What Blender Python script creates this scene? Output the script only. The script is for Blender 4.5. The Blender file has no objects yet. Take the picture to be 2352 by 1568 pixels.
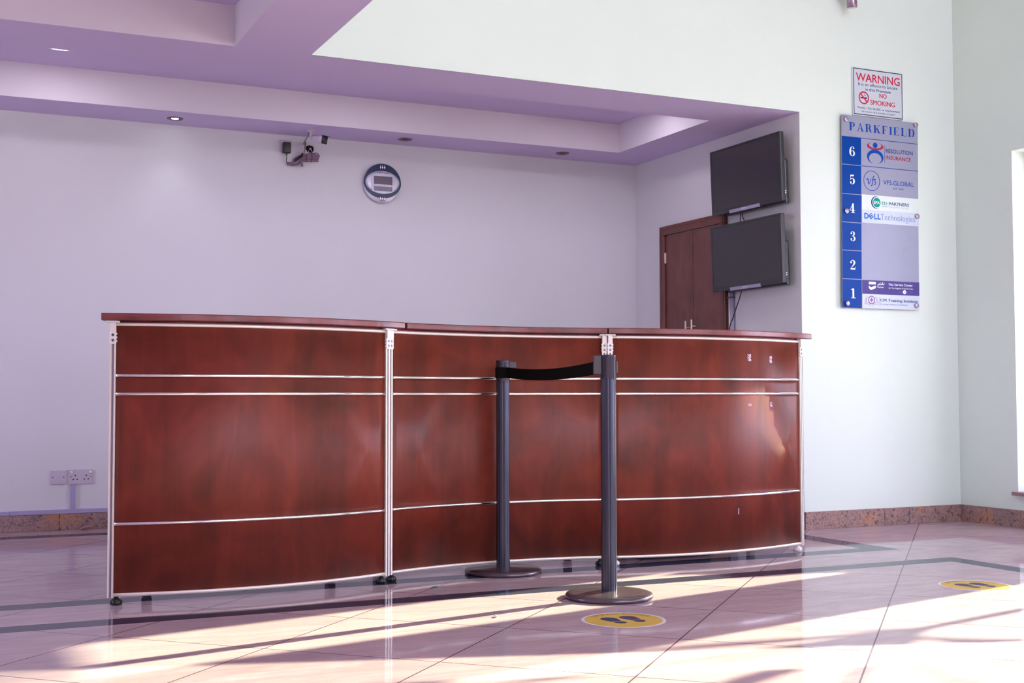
import bpy, bmesh, math, random
from mathutils import Vector, Matrix
random.seed(7)
PI = math.pi
SC = bpy.context.scene
COL = SC.collection

# ------------------------------------------------------------------ camera
F_PX, YAW, PITCH, ROLL = 2876.57, 0.437463908, 0.0445855419, -0.00202201829
EYE = Vector((0, 0, 0.8))
fw = Vector((math.sin(YAW) * math.cos(PITCH), math.cos(YAW) * math.cos(PITCH), math.sin(PITCH)))
rt = Vector((math.cos(YAW), -math.sin(YAW), 0))
up = rt.cross(fw)
r2 = rt * math.cos(ROLL) + up * math.sin(ROLL)
u2 = -rt * math.sin(ROLL) + up * math.cos(ROLL)
cam = bpy.data.cameras.new('camera')
cam.sensor_width = 36.0
cam.lens = F_PX / 2352 * 36.0
cam.clip_start = 0.05
camo = bpy.data.objects.new('camera', cam)
COL.objects.link(camo)
camo.matrix_world = Matrix(((r2.x, u2.x, -fw.x, EYE.x), (r2.y, u2.y, -fw.y, EYE.y), (r2.z, u2.z, -fw.z, EYE.z), (0, 0, 0, 1)))
SC.camera = camo

# ------------------------------------------------------------------ world, sun, exposure
SKY = (0.84, 0.77, 1.0)
SKY_STRENGTH = 5.6
SUN_STRENGTH = 13.0
REFLECTED_SUN_WATTS = 140000.0
EXPOSURE = 1.13
SC.view_settings.view_transform = 'Standard'
SC.view_settings.look = 'None'
SC.view_settings.gamma = 1.0
SC.view_settings.use_curve_mapping = False
SC.view_settings.exposure = EXPOSURE
w = bpy.data.worlds.new('sky')
SC.world = w
w.use_nodes = True
nt = w.node_tree
nt.nodes.clear()
bg = nt.nodes.new('ShaderNodeBackground')
tc = nt.nodes.new('ShaderNodeTexCoord')
sep = nt.nodes.new('ShaderNodeSeparateXYZ')
ramp = nt.nodes.new('ShaderNodeValToRGB')
outw = nt.nodes.new('ShaderNodeOutputWorld')
nt.links.new(tc.outputs['Generated'], sep.inputs[0])
mr = nt.nodes.new('ShaderNodeMapRange')
mr.inputs['From Min'].default_value = -0.2
mr.inputs['From Max'].default_value = 1.0
nt.links.new(sep.outputs['Z'], mr.inputs['Value'])
nt.links.new(mr.outputs[0], ramp.inputs[0])
ramp.color_ramp.elements[0].position = 0.0
ramp.color_ramp.elements[0].color = (0.55, 0.50, 0.52, 1)
ramp.color_ramp.elements[1].position = 1.0
ramp.color_ramp.elements[1].color = (0.80, 0.77, 1.0, 1)
e = ramp.color_ramp.elements.new(0.22)
e.color = (SKY[0], SKY[1], SKY[2], 1)
nt.links.new(ramp.outputs[0], bg.inputs[0])
bg.inputs[1].default_value = SKY_STRENGTH
nt.links.new(bg.outputs[0], outw.inputs[0])

SUN_AZ = math.radians(12.7)      # the light travels towards -x, -y
SUN_EL = math.radians(21.0)


def aim(o, d):
    o.rotation_euler = Vector(d).to_track_quat('-Z', 'Y').to_euler()


sl = bpy.data.lights.new('sun', 'SUN')
sl.energy = SUN_STRENGTH
sl.angle = math.radians(0.6)
sl.color = (1.0, 0.97, 0.60)
so = bpy.data.objects.new('sun', sl)
COL.objects.link(so)
so.location = (20, 8, 9)
aim(so, (-math.cos(SUN_AZ) * math.cos(SUN_EL), -math.sin(SUN_AZ) * math.cos(SUN_EL), -math.sin(SUN_EL)))

# the low sun thrown back by the glazed building opposite, into the third window
sp = bpy.data.lights.new('reflected_sun', 'SPOT')
sp.energy = REFLECTED_SUN_WATTS
sp.color = (1.0, 0.97, 0.60)
sp.shadow_soft_size = 0.12
sp.spot_size = math.radians(3.1)
sp.spot_blend = 0.3
spo = bpy.data.objects.new('reflected_sun', sp)
COL.objects.link(spo)
RD = Vector((-math.cos(math.radians(17)) * math.cos(SUN_EL), math.sin(math.radians(17)) * math.cos(SUN_EL), -math.sin(SUN_EL)))
spo.location = Vector((6.2, 1.92, 1.6)) - RD * 26.0
aim(spo, RD)


def portal(name, loc, d, sx, sy):
    l = bpy.data.lights.new(name, 'AREA')
    l.shape = 'RECTANGLE'
    l.size = sx
    l.size_y = sy
    l.cycles.is_portal = True
    o = bpy.data.objects.new(name, l)
    COL.objects.link(o)
    o.location = loc
    aim(o, d)
    return o


# ------------------------------------------------------------------ materials
class NM:
    def __init__(self, name):
        self.m = bpy.data.materials.new(name)
        self.m.use_nodes = True
        self.t = self.m.node_tree
        self.b = self.t.nodes['Principled BSDF']
        self.geo = None

    def n(self, typ, **kw):
        x = self.t.nodes.new(typ)
        for k, v in kw.items():
            setattr(x, k, v)
        return x

    def l(self, a, b):
        self.t.links.new(a, b)

    def pos(self):
        if self.geo is None:
            self.geo = self.n('ShaderNodeNewGeometry')
        return self.geo.outputs['Position']

    def math(self, op, a, b=None, c=None, clamp=False):
        x = self.n('ShaderNodeMath', operation=op)
        x.use_clamp = clamp
        for i, v in enumerate((a, b, c)):
            if v is None:
                continue
            if isinstance(v, (int, float)):
                x.inputs[i].default_value = v
            else:
                self.l(v, x.inputs[i])
        return x.outputs[0]

    def mapping(self, scale=(1, 1, 1), rot=(0, 0, 0), src=None):
        x = self.n('ShaderNodeMapping')
        x.inputs['Scale'].default_value = scale
        x.inputs['Rotation'].default_value = rot
        self.l(src if src is not None else self.pos(), x.inputs['Vector'])
        return x.outputs[0]

    def noise(self, vec, scale, detail=4, rough=0.55, dist=0.0):
        x = self.n('ShaderNodeTexNoise')
        x.inputs['Scale'].default_value = scale
        x.inputs['Detail'].default_value = detail
        x.inputs['Roughness'].default_value = rough
        x.inputs['Distortion'].default_value = dist
        self.l(vec, x.inputs['Vector'])
        return x.outputs['Fac']

    def ramp(self, fac, stops):
        x = self.n('ShaderNodeValToRGB')
        el = x.color_ramp.elements
        for i, (p, c) in enumerate(stops):
            k = el[i] if i < 2 else el.new(p)
            k.position = p
            k.color = (c[0], c[1], c[2], 1) if isinstance(c, (tuple, list)) else (c, c, c, 1)
        self.l(fac, x.inputs[0])
        return x.outputs[0]

    def mix(self, fac, a, b):
        x = self.n('ShaderNodeMix', data_type='RGBA')
        for v, i in ((fac, 0), (a, 6), (b, 7)):
            if isinstance(v, (int, float)):
                x.inputs[i].default_value = v
            elif isinstance(v, (tuple, list)):
                x.inputs[i].default_value = (v[0], v[1], v[2], 1)
            else:
                self.l(v, x.inputs[i])
        return x.outputs[2]

    def base(self, v):
        if isinstance(v, (tuple, list)):
            self.b.inputs['Base Color'].default_value = (v[0], v[1], v[2], 1)
        else:
            self.l(v, self.b.inputs['Base Color'])

    def set(self, **kw):
        names = {'rough': 'Roughness', 'metal': 'Metallic', 'spec': 'Specular IOR Level', 'coat': 'Coat Weight', 'coat_rough': 'Coat Roughness', 'ior': 'IOR'}
        for k, v in kw.items():
            i = self.b.inputs[names[k]]
            if isinstance(v, (int, float)):
                i.default_value = v
            else:
                self.l(v, i)

    def bump(self, h, strength, dist=0.002):
        x = self.n('ShaderNodeBump')
        x.inputs['Strength'].default_value = strength
        x.inputs['Distance'].default_value = dist
        self.l(h, x.inputs['Height'])
        self.l(x.outputs[0], self.b.inputs['Normal'])


def simple(name, c, rough=0.5, metal=0.0, spec=0.5, var=0.06, scale=25.0, coat=0.0):
    k = NM(name)
    f = k.noise(k.pos(), scale, 3)
    a = tuple(max(0, x * (1 - var)) for x in c)
    b = tuple(min(1, x * (1 + var)) for x in c)
    k.base(k.mix(f, a, b))
    k.set(rough=rough, metal=metal, spec=spec, coat=coat)
    return k.m


def paint(name, c, rough=0.75):
    k = NM(name)
    big = k.noise(k.pos(), 1.3, 4, 0.6)
    fine = k.noise(k.mapping((1, 1, 0.35)), 60, 3)
    col = k.mix(k.ramp(big, ((0.3, 0.0), (0.75, 1.0))), tuple(x * 0.975 for x in c), c)
    smear = k.ramp(k.noise(k.mapping((1.2, 1.2, 3.5), (0.2, 0.1, 0.3)), 2.3, 6, 0.65, 0.8), ((0.66, 0.0), (0.78, 1.0)))
    col = k.mix(k.math('MULTIPLY', smear, 0.35), col, tuple(x * 0.93 for x in c))
    k.base(col)
    k.set(rough=rough, spec=0.3)
    k.bump(fine, 0.12, 0.001)
    return k.m


def emit(name, c, s):
    k = NM(name)
    k.base((0.9, 0.9, 0.9))
    f = k.noise(k.pos(), 30, 2)
    k.l(k.mix(f, c, tuple(min(1, x * 1.05) for x in c)), k.b.inputs['Emission Color'])
    k.b.inputs['Emission Strength'].default_value = s
    return k.m


def wood(name, dark, mid, light, rough, scale=(9, 9, 0.8), vscale=1.0, coat=0.0, spec=0.5, aniso=0.0):
    k = NM(name)
    v = k.mapping(scale)
    broad = k.noise(v, 0.55 * vscale, 5, 0.6, 0.7)
    fine = k.noise(k.mapping((scale[0] * 9, scale[1] * 9, scale[2] * 2.2)), 1.1 * vscale, 5, 0.65, 0.3)
    blot = k.noise(k.mapping((3.0, 3.0, 2.0)), 1.7, 4, 0.55, 1.2)
    f = k.math('ADD', k.math('MULTIPLY', broad, 0.50), k.math('ADD', k.math('MULTIPLY', fine, 0.10), k.math('MULTIPLY', blot, 0.50)))
    k.base(k.ramp(f, ((0.40, dark), (0.70, light), (0.55, mid))))
    k.set(rough=rough, spec=spec, coat=coat, coat_rough=0.12)
    if aniso:
        tg = k.n('ShaderNodeTangent', direction_type='RADIAL', axis='Z')
        k.l(tg.outputs[0], k.b.inputs['Tangent'])
        k.b.inputs['Anisotropic'].default_value = aniso
        k.b.inputs['Anisotropic Rotation'].default_value = 0.25
    k.bump(fine, 0.03, 0.0006)
    return k.m


M = {}
M['wall_white'] = paint('painted_plaster_white', (0.765, 0.845, 0.80))
M['wall_lilac'] = paint('painted_plaster_lilac', (0.76, 0.75, 0.79))
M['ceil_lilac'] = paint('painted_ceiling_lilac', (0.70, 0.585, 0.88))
M['cove'] = paint('cove_sides_bounce_tint', (0.79, 0.735, 0.82))  # lighter than the ceiling: light bounced off the floor, put into the colour
M['wood'] = wood('cherry_laminate', (0.092, 0.020, 0.013), (0.160, 0.028, 0.017), (0.225, 0.038, 0.023), 0.36, spec=0.3, aniso=0.75)
M['slab'] = wood('cherry_worktop_edge', (0.085, 0.020, 0.022), (0.19, 0.042, 0.045), (0.25, 0.06, 0.06), 0.22, scale=(1.4, 1.4, 40), vscale=2.0)
M['door_wood'] = wood('mahogany_veneer', (0.115, 0.036, 0.030), (0.175, 0.054, 0.046), (0.215, 0.070, 0.056), 0.45, scale=(10, 10, 0.9))
M['door_frame'] = wood('mahogany_frame', (0.10, 0.030, 0.022), (0.16, 0.048, 0.036), (0.20, 0.062, 0.044), 0.4, scale=(12, 12, 1.5))
M['alu'] = simple('satin_aluminium', (0.88, 0.79, 0.72), 0.42, 0.35, 0.5, 0.05, 60)
M['alu_groove'] = simple('aluminium_groove', (0.30, 0.27, 0.36), 0.5, 0.3, 0.5, 0.05, 60)
M['chrome'] = simple('chrome', (0.93, 0.93, 0.95), 0.07, 1.0, 0.5, 0.02, 30)
M['standoff'] = simple('standoff_metal', (0.46, 0.38, 0.50), 0.35, 0.7)
M['screw'] = simple('dark_steel', (0.16, 0.14, 0.17), 0.35, 0.8)
M['white_plastic'] = simple('white_plastic', (0.84, 0.80, 0.80), 0.4)
M['black_plastic'] = simple('black_plastic', (0.018, 0.018, 0.019), 0.38)
M['grey_plastic'] = simple('dark_grey_plastic', (0.075, 0.068, 0.085), 0.5)
M['post'] = simple('slate_metal_paint', (0.055, 0.055, 0.085), 0.22, 0.55, 0.5, 0.08, 20)
M['belt'] = simple('black_webbing', (0.006, 0.005, 0.005), 0.9, spec=0.1)
M['base_metal'] = simple('stanchion_base_metal', (0.13, 0.095, 0.12), 0.25, 0.6, 0.5, 0.15, 18)
M['tv_body'] = simple('television_shell', (0.028, 0.030, 0.036), 0.3)
M['tv_screen'] = simple('television_screen', (0.040, 0.037, 0.048), 0.16, spec=0.45, var=0.02)
M['tv_strip'] = simple('television_silver_strip', (0.40, 0.36, 0.52), 0.4, 0.2)
def silver_mat():
    k = NM('silver_board')
    f = k.noise(k.pos(), 9, 3)
    col = k.mix(f, (0.315, 0.325, 0.450), (0.345, 0.355, 0.480))
    sm = k.ramp(k.noise(k.mapping((6, 6, 14), (0, .25, 0)), 2.2, 7, 0.7, 1.0), ((0.60, 0.0), (0.70, 1.0)))
    col = k.mix(k.math('MULTIPLY', sm, 0.35), col, (0.24, 0.23, 0.34))
    k.base(col)
    k.set(rough=0.45, metal=0.1, spec=0.3)
    return k.m


M['silver'] = silver_mat()
M['blue'] = simple('blue_vinyl', (0.0, 0.052, 0.32), 0.4, spec=0.12, var=0.1, scale=14)
M['navy'] = simple('navy_ink', (0.022, 0.040, 0.24), 0.5, spec=0.12)
M['logo_blue'] = simple('blue_ink', (0.006, 0.065, 0.42), 0.5, spec=0.12)
M['sky_blue'] = simple('bright_blue_ink', (0.010, 0.155, 0.60), 0.5, spec=0.12)
M['tech_blue'] = simple('mid_blue_ink', (0.05, 0.20, 0.52), 0.5, spec=0.12)
M['red'] = simple('red_ink', (0.62, 0.022, 0.085), 0.5, spec=0.12)
M['crimson'] = simple('crimson_ink', (0.42, 0.025, 0.075), 0.5, spec=0.12)
M['green'] = simple('green_ink', (0.0, 0.36, 0.25), 0.5, spec=0.12)
M['pale_green'] = simple('pale_green_ink', (0.30, 0.55, 0.48), 0.5, spec=0.12)
M['pink'] = simple('pink_ink', (0.58, 0.07, 0.42), 0.5, spec=0.12)
M['teal'] = simple('teal_ink', (0.16, 0.40, 0.42), 0.5, spec=0.12)
M['violet'] = simple('violet_ink', (0.16, 0.15, 0.52), 0.5, spec=0.12)
M['purple'] = simple('purple_vinyl', (0.092, 0.068, 0.27), 0.45, spec=0.12)
M['white_ink'] = simple('white_ink', (0.86, 0.88, 0.92), 0.5)
M['sign_white'] = simple('white_sign_board', (0.60, 0.65, 0.72), 0.4, var=0.02)
M['plate_white'] = simple('white_plate', (0.70, 0.78, 0.78), 0.4, var=0.02)
M['plate_pale'] = simple('pale_blue_plate', (0.58, 0.64, 0.77), 0.4, var=0.02)
M['sign_edge'] = simple('dark_blue_border', (0.030, 0.028, 0.10), 0.5, spec=0.12)
M['yellow'] = simple('yellow_vinyl', (0.62, 0.40, 0.085), 0.45, spec=0.12, var=0.08, scale=40)
M['sticker_ring'] = simple('sticker_white_ring', (0.66, 0.60, 0.70), 0.45)
M['sticker_ink'] = simple('sticker_dark_ink', (0.045, 0.040, 0.115), 0.45, spec=0.12)
M['sticker_brown'] = simple('sticker_brown_ink', (0.16, 0.075, 0.05), 0.5, spec=0.12)
M['clock_blue'] = simple('clock_blue_plastic', (0.012, 0.030, 0.085), 0.25, coat=0.4)
M['clock_silver'] = simple('clock_silver_plastic', (0.64, 0.62, 0.74), 0.3, 0.25)
M['clock_lcd'] = simple('clock_lcd', (0.17, 0.13, 0.18), 0.2)
M['clock_lcd2'] = simple('clock_lcd_lower', (0.26, 0.22, 0.31), 0.2)
M['socket'] = simple('socket_plastic', (0.62, 0.55, 0.66), 0.4, var=0.03)
M['trunking'] = simple('grey_trunking', (0.42, 0.38, 0.60), 0.45, var=0.03)
M['cable_mauve'] = simple('mauve_sleeve', (0.26, 0.15, 0.23), 0.5, var=0.12, scale=60)
M['cable_grey'] = simple('grey_cable', (0.20, 0.18, 0.20), 0.5)
M['hole'] = simple('broken_plaster_hole', (0.012, 0.008, 0.006), 0.9, var=0.5, scale=90)
M['cam_white'] = simple('camera_white', (0.66, 0.58, 0.70), 0.4)
M['lens'] = simple('lens_glass', (0.02, 0.02, 0.025), 0.08, coat=1.0)
M['bronze'] = simple('mauve_bronze', (0.38, 0.26, 0.36), 0.3, 0.85)
M['downlight_ring'] = simple('downlight_ring', (0.20, 0.15, 0.19), 0.3, 0.6)
M['downlight_core'] = simple('downlight_core', (0.10, 0.075, 0.06), 0.3, 0.4)
M['lamp_on'] = emit('lamp_lit', (0.86, 0.97, 1.0), 14.0)
M['panel_on'] = emit('lamp_panel_lit', (0.95, 0.88, 1.0), 15.0)
M['frame_white'] = simple('window_frame_white', (0.80, 0.80, 0.84), 0.35)
M['sill'] = simple('sill_granite', (0.30, 0.17, 0.19), 0.35, var=0.4, scale=70)
M['leaf'] = simple('palm_leaf', (0.07, 0.16, 0.04), 0.5, var=0.3)
M['trunk'] = simple('palm_trunk', (0.16, 0.11, 0.07), 0.9, var=0.3)
M['ground'] = simple('pale_paving', (0.55, 0.50, 0.46), 0.85, var=0.12, scale=3)
M['shard'] = simple('dry_husk', (0.42, 0.23, 0.20), 0.6, var=0.3, scale=50)
M['green_bit'] = simple('green_scrap', (0.03, 0.22, 0.18), 0.5)
M['paper_bit'] = simple('white_scrap', (0.80, 0.70, 0.68), 0.7)
M['tape'] = simple('old_tape_glue', (0.66, 0.50, 0.66), 0.6, var=0.2, scale=300)


def glass_mat():
    k = NM('window_glass')
    t = k.t
    t.nodes.remove(k.b)
    tr = k.n('ShaderNodeBsdfTransparent')
    gl = k.n('ShaderNodeBsdfGlossy')
    gl.inputs['Roughness'].default_value = 0.02
    fr = k.n('ShaderNodeFresnel')
    fr.inputs['IOR'].default_value = 1.45
    f = k.noise(k.pos(), 0.6, 2)
    tr_col = k.mix(f, (0.93, 0.96, 0.96), (0.97, 0.98, 0.99))
    k.l(tr_col, tr.inputs[0])
    mx = k.n('ShaderNodeMixShader')
    k.l(k.math('MULTIPLY', fr.outputs[0], 0.5), mx.inputs[0])
    k.l(tr.outputs[0], mx.inputs[1])
    k.l(gl.outputs[0], mx.inputs[2])
    k.l(mx.outputs[0], t.nodes['Material Output'].inputs[0])
    return k.m


M['glass'] = glass_mat()


def granite_mat():
    k = NM('pink_granite')
    a = k.noise(k.pos(), 9, 6, 0.6, 1.0)
    b = k.noise(k.pos(), 140, 4, 0.6)
    c = k.noise(k.pos(), 55, 5, 0.65, 0.5)
    d = k.noise(k.mapping((1, 1, 1), (0, 0, 1)), 5, 3, 0.5, 0.6)
    col = k.ramp(a, ((0.32, (0.20, 0.135, 0.15)), (0.72, (0.42, 0.22, 0.19)), (0.52, (0.31, 0.175, 0.165))))
    col = k.mix(k.ramp(d, ((0.55, 0.0), (0.68, 1.0))), col, (0.46, 0.20, 0.10))
    col = k.mix(k.math('MULTIPLY', k.ramp(b, ((0.42, 1.0), (0.55, 0.0))), 0.55), col, (0.48, 0.34, 0.33))
    col = k.mix(k.math('MULTIPLY', k.ramp(c, ((0.54, 0.0), (0.64, 1.0))), 0.85), col, (0.060, 0.042, 0.040))
    k.base(col)
    k.set(rough=0.3, spec=0.5)
    return k.m


M['granite'] = granite_mat()


def floor_mat():
    k = NM('polished_floor_tiles')
    s = k.n('ShaderNodeSeparateXYZ')
    k.l(k.pos(), s.inputs[0])
    x, y = s.outputs[0], s.outputs[1]
    R = 0.70710678
    U = k.math('MULTIPLY', k.math('SUBTRACT', x, y), R)
    V = k.math('MULTIPLY', k.math('ADD', x, y), R)

    def dist(v, off, size):
        a = k.math('DIVIDE', k.math('ADD', v, off), size)
        fr = k.math('SUBTRACT', a, k.math('FLOOR', a))
        d = k.math('MINIMUM', fr, k.math('SUBTRACT', 1.0, fr))
        return k.math('MULTIPLY', d, size), k.math('FLOOR', a)
    dU, iU = dist(U, 0.906, 0.610)
    dV, iV = dist(V, -4.125, 0.596)

    def ins(v, lo, hi):
        return k.math('MULTIPLY', k.math('GREATER_THAN', v, lo), k.math('LESS_THAN', v, hi))

    def OR(a, b):
        return k.math('MAXIMUM', a, b)

    def AND(a, b):
        return k.math('MULTIPLY', a, b)

    def NOT(a):
        return k.math('SUBTRACT', 1.0, a)

    def frame_outer(g):
        a = AND(k.math('LESS_THAN', y, 4.766 + g), k.math('LESS_THAN', x, 4.650 + g))
        b = AND(k.math('LESS_THAN', y, 4.646 - g), k.math('LESS_THAN', x, 4.530 - g))
        return AND(a, NOT(b))

    def frame_inner(g):
        a = AND(ins(y, 5.130 - g, 7.835 + g), k.math('LESS_THAN', x, 4.635 + g))
        b = AND(ins(y, 5.255 + g, 7.700 - g), k.math('LESS_THAN', x, 4.490 - g))
        return AND(a, NOT(b))
    stripe = OR(frame_outer(0.0), frame_inner(0.0))
    edge = AND(OR(frame_outer(0.0028), frame_inner(0.0028)), NOT(stripe))
    grout = AND(k.math('LESS_THAN', k.math('MINIMUM', dU, dV), 0.0027), NOT(stripe))
    # marbling
    st = k.mapping((1.0, 5.0, 1.0), (0, 0, 0.42))
    n1 = k.noise(st, 2.6, 7, 0.62, 0.9)
    n2 = k.noise(st, 11, 6, 0.65, 1.4)
    cell = k.n('ShaderNodeTexWhiteNoise', noise_dimensions='2D')
    cb = k.n('ShaderNodeCombineXYZ')
    k.l(iU, cb.inputs[0])
    k.l(iV, cb.inputs[1])
    k.l(cb.outputs[0], cell.inputs['Vector'])
    f = k.math('ADD', k.math('MULTIPLY', n1, 0.55), k.math('ADD', k.math('MULTIPLY', n2, 0.35), k.math('MULTIPLY', cell.outputs['Value'], 0.12)))
    tile = k.ramp(f, ((0.34, (0.40, 0.275, 0.325)), (0.72, (0.58, 0.445, 0.475)), (0.52, (0.495, 0.365, 0.405))))
    vein = k.ramp(k.noise(k.mapping((1, 1, 1), (0, 0, 0.5)), 14, 8, 0.7, 2.2), ((0.485, 0.0), (0.515, 0.0), (0.5, 1.0)))
    tile = k.mix(k.math('MULTIPLY', vein, 0.22), tile, (0.36, 0.22, 0.22))
    dark = k.ramp(n2, ((0.35, (0.040, 0.040, 0.075)), (0.7, (0.065, 0.065, 0.110))))
    col = k.mix(stripe, tile, dark)
    col = k.mix(k.math('MULTIPLY', OR(grout, edge), 0.95), col, (0.11, 0.065, 0.10))
    k.base(col)
    scuff = k.noise(k.mapping((1, 3, 1), (0, 0, 0.3)), 6, 6, 0.7, 1.0)
    k.set(rough=k.math('ADD', 0.025, k.math('MULTIPLY', scuff, 0.05)), spec=0.06)
    k.bump(k.math('SUBTRACT', k.math('MULTIPLY', n2, 0.06), k.math('MULTIPLY', OR(grout, edge), 1.0)), 0.25, 0.0008)
    return k.m


M['floor'] = floor_mat()

# ------------------------------------------------------------------ object helpers
WORLD = {}      # object name -> world matrix (kept by hand, everything is built in world or root space)


def empty(name, loc, rz=0.0, tilt=0.0):
    o = bpy.data.objects.new(name, None)
    COL.objects.link(o)
    o.empty_display_size = 0.05
    o.location = loc
    o.rotation_euler = (tilt, 0, rz)
    WORLD[o] = Matrix.Translation(Vector(loc)) @ Matrix.Rotation(rz, 4, 'Z') @ Matrix.Rotation(tilt, 4, 'X')
    return o


def tag(o, label=None, cat=None, group=None, kind=None):
    if label:
        o['label'] = label
    if cat:
        o['category'] = cat
    if group:
        o['group'] = group
    if kind:
        o['kind'] = kind
    return o


class MB:
    """collects shapes into one mesh"""

    def __init__(self):
        self.bm = bmesh.new()

    def box(self, a, b, bevel=0.0):
        x0, y0, z0 = (min(a[i], b[i]) for i in range(3))
        x1, y1, z1 = (max(a[i], b[i]) for i in range(3))
        t = bmesh.new()
        vs = [t.verts.new(p) for p in ((x0, y0, z0), (x1, y0, z0), (x1, y1, z0), (x0, y1, z0), (x0, y0, z1), (x1, y0, z1), (x1, y1, z1), (x0, y1, z1))]
        for q in ((0, 3, 2, 1), (4, 5, 6, 7), (0, 1, 5, 4), (1, 2, 6, 5), (2, 3, 7, 6), (3, 0, 4, 7)):
            t.faces.new([vs[i] for i in q])
        if bevel > 0:
            bmesh.ops.bevel(t, geom=t.edges[:], offset=bevel, segments=2, affect='EDGES', profile=0.5)
        self._merge(t)
        return self

    def _merge(self, t, mat=None):
        if mat is not None:
            bmesh.ops.transform(t, matrix=mat, verts=t.verts[:])
        m = {}
        for v in t.verts:
            m[v] = self.bm.verts.new(v.co)
        for f in t.faces:
            try:
                nf = self.bm.faces.new([m[v] for v in f.verts])
                nf.smooth = f.smooth
            except ValueError:
                pass
        t.free()

    def face(self, pts, smooth=False):
        f = self.bm.faces.new([self.bm.verts.new(p) for p in pts])
        f.smooth = smooth
        return self

    def grid(self, rows, closed_u=False, closed_v=False, smooth=True):
        """rows: list of lists of points"""
        g = [[self.bm.verts.new(p) for p in r] for r in rows]
        nr, nc = len(g), len(g[0])
        for i in range(nr if closed_v else nr - 1):
            for j in range(nc if closed_u else nc - 1):
                q = [g[i][j], g[i][(j + 1) % nc], g[(i + 1) % nr][(j + 1) % nc], g[(i + 1) % nr][j]]
                if len(set(q)) == 4:
                    f = self.bm.faces.new(q)
                    f.smooth = smooth
        return g

    def sweep(self, path, profile_of, closed=True, caps=True, smooth=False):
        """profile_of(i) -> list of points (a ring) for the i-th station"""
        g = self.grid([profile_of(i) for i in range(len(path))], closed_u=closed, smooth=smooth)
        if caps:
            for r in (g[0], g[-1]):
                try:
                    self.bm.faces.new(r)
                except ValueError:
                    pass
        return self

    def tube(self, pts, r, seg=10, smooth=True, taper=None):
        P = [Vector(p) for p in pts]
        n = len(P)
        rows = []
        prev = None
        for i in range(n):
            d = (P[min(i + 1, n - 1)] - P[max(i - 1, 0)]).normalized()
            ref = prev if prev is not None else (Vector((0, 0, 1)) if abs(d.z) < 0.9 else Vector((1, 0, 0)))
            a = (ref - d * ref.dot(d)).normalized()
            prev = a
            b = d.cross(a)
            rr = r if taper is None else r * taper(i / (n - 1))
            rows.append([P[i] + (a * math.cos(2 * PI * j / seg) + b * math.sin(2 * PI * j / seg)) * rr for j in range(seg)])
        g = self.grid(rows, closed_u=True, smooth=smooth)
        self.bm.faces.new(list(reversed(g[0])))
        self.bm.faces.new(g[-1])
        return self

    def lathe(self, prof, c=(0, 0, 0), seg=48, axis='Z', smooth=True):
        rows = []
        for rr, h in prof:
            ring = []
            for j in range(seg):
                a = 2 * PI * j / seg
                u, v = rr * math.cos(a), rr * math.sin(a)
                p = (u, v, h) if axis == 'Z' else ((u, h, v) if axis == 'Y' else (h, u, v))
                ring.append(Vector(p) + Vector(c))
            rows.append(ring)
        g = self.grid(rows, closed_u=True, smooth=smooth)
        for r in (g[0], g[-1]):
            try:
                self.bm.faces.new(r)
            except ValueError:
                pass
        return self

    def prism(self, pts, y0, y1):
        """pts in (x, z), extruded along y"""
        a = [self.bm.verts.new((p[0], y0, p[1])) for p in pts]
        b = [self.bm.verts.new((p[0], y1, p[1])) for p in pts]
        n = len(pts)
        self.bm.faces.new(a)
        self.bm.faces.new(list(reversed(b)))
        for i in range(n):
            self.bm.faces.new((a[i], b[i], b[(i + 1) % n], a[(i + 1) % n]))
        return self

    def band(self, outer, inner, y0, y1, closed=True):
        """flat ring between two equal-length outlines in (x, z), with depth"""
        n = len(outer)
        V = {}
        for nm, ring in (('o', outer), ('i', inner)):
            for yy in (y0, y1):
                V[nm, yy] = [self.bm.verts.new((p[0], yy, p[1])) for p in ring]
        for i in range(n if closed else n - 1):
            j = (i + 1) % n
            for q in ((V['o', y0][i], V['o', y0][j], V['i', y0][j], V['i', y0][i]), (V['o', y1][i], V['i', y1][i], V['i', y1][j], V['o', y1][j]),
                      (V['o', y0][i], V['o', y1][i], V['o', y1][j], V['o', y0][j]), (V['i', y0][i], V['i', y0][j], V['i', y1][j], V['i', y1][i])):
                try:
                    self.bm.faces.new(q)
                except ValueError:
                    pass
        return self

    def build(self, name, mat, parent=None, local=False, normals=True):
        """local=False: shapes are in world space and are moved into the parent's space"""
        if normals:
            bmesh.ops.recalc_face_normals(self.bm, faces=self.bm.faces[:])
        if parent is not None and not local:
            bmesh.ops.transform(self.bm, matrix=WORLD[parent].inverted(), verts=self.bm.verts[:])
        me = bpy.data.meshes.new(name)
        self.bm.to_mesh(me)
        self.bm.free()
        me.materials.append(mat)
        o = bpy.data.objects.new(name, me)
        COL.objects.link(o)
        if parent is not None:
            o.parent = parent
            WORLD[o] = WORLD[parent]
        else:
            WORLD[o] = Matrix.Identity(4)
        return o


def structure(name, mb, mat, parent=None, label=None):
    o = mb.build(name, mat, parent)
    if parent is None:
        o['kind'] = 'structure'
    if label:
        o['label'] = label
    return o


def ell(cx, cz, rx, rz, n=48, a0=0.0, a1=2 * PI, rot=0.0, closed=True):
    out = []
    for i in range(n):
        a = a0 + (a1 - a0) * i / (n if closed else n - 1)
        u, v = rx * math.cos(a), rz * math.sin(a)
        out.append((cx + u * math.cos(rot) - v * math.sin(rot), cz + u * math.sin(rot) + v * math.cos(rot)))
    return out


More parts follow.
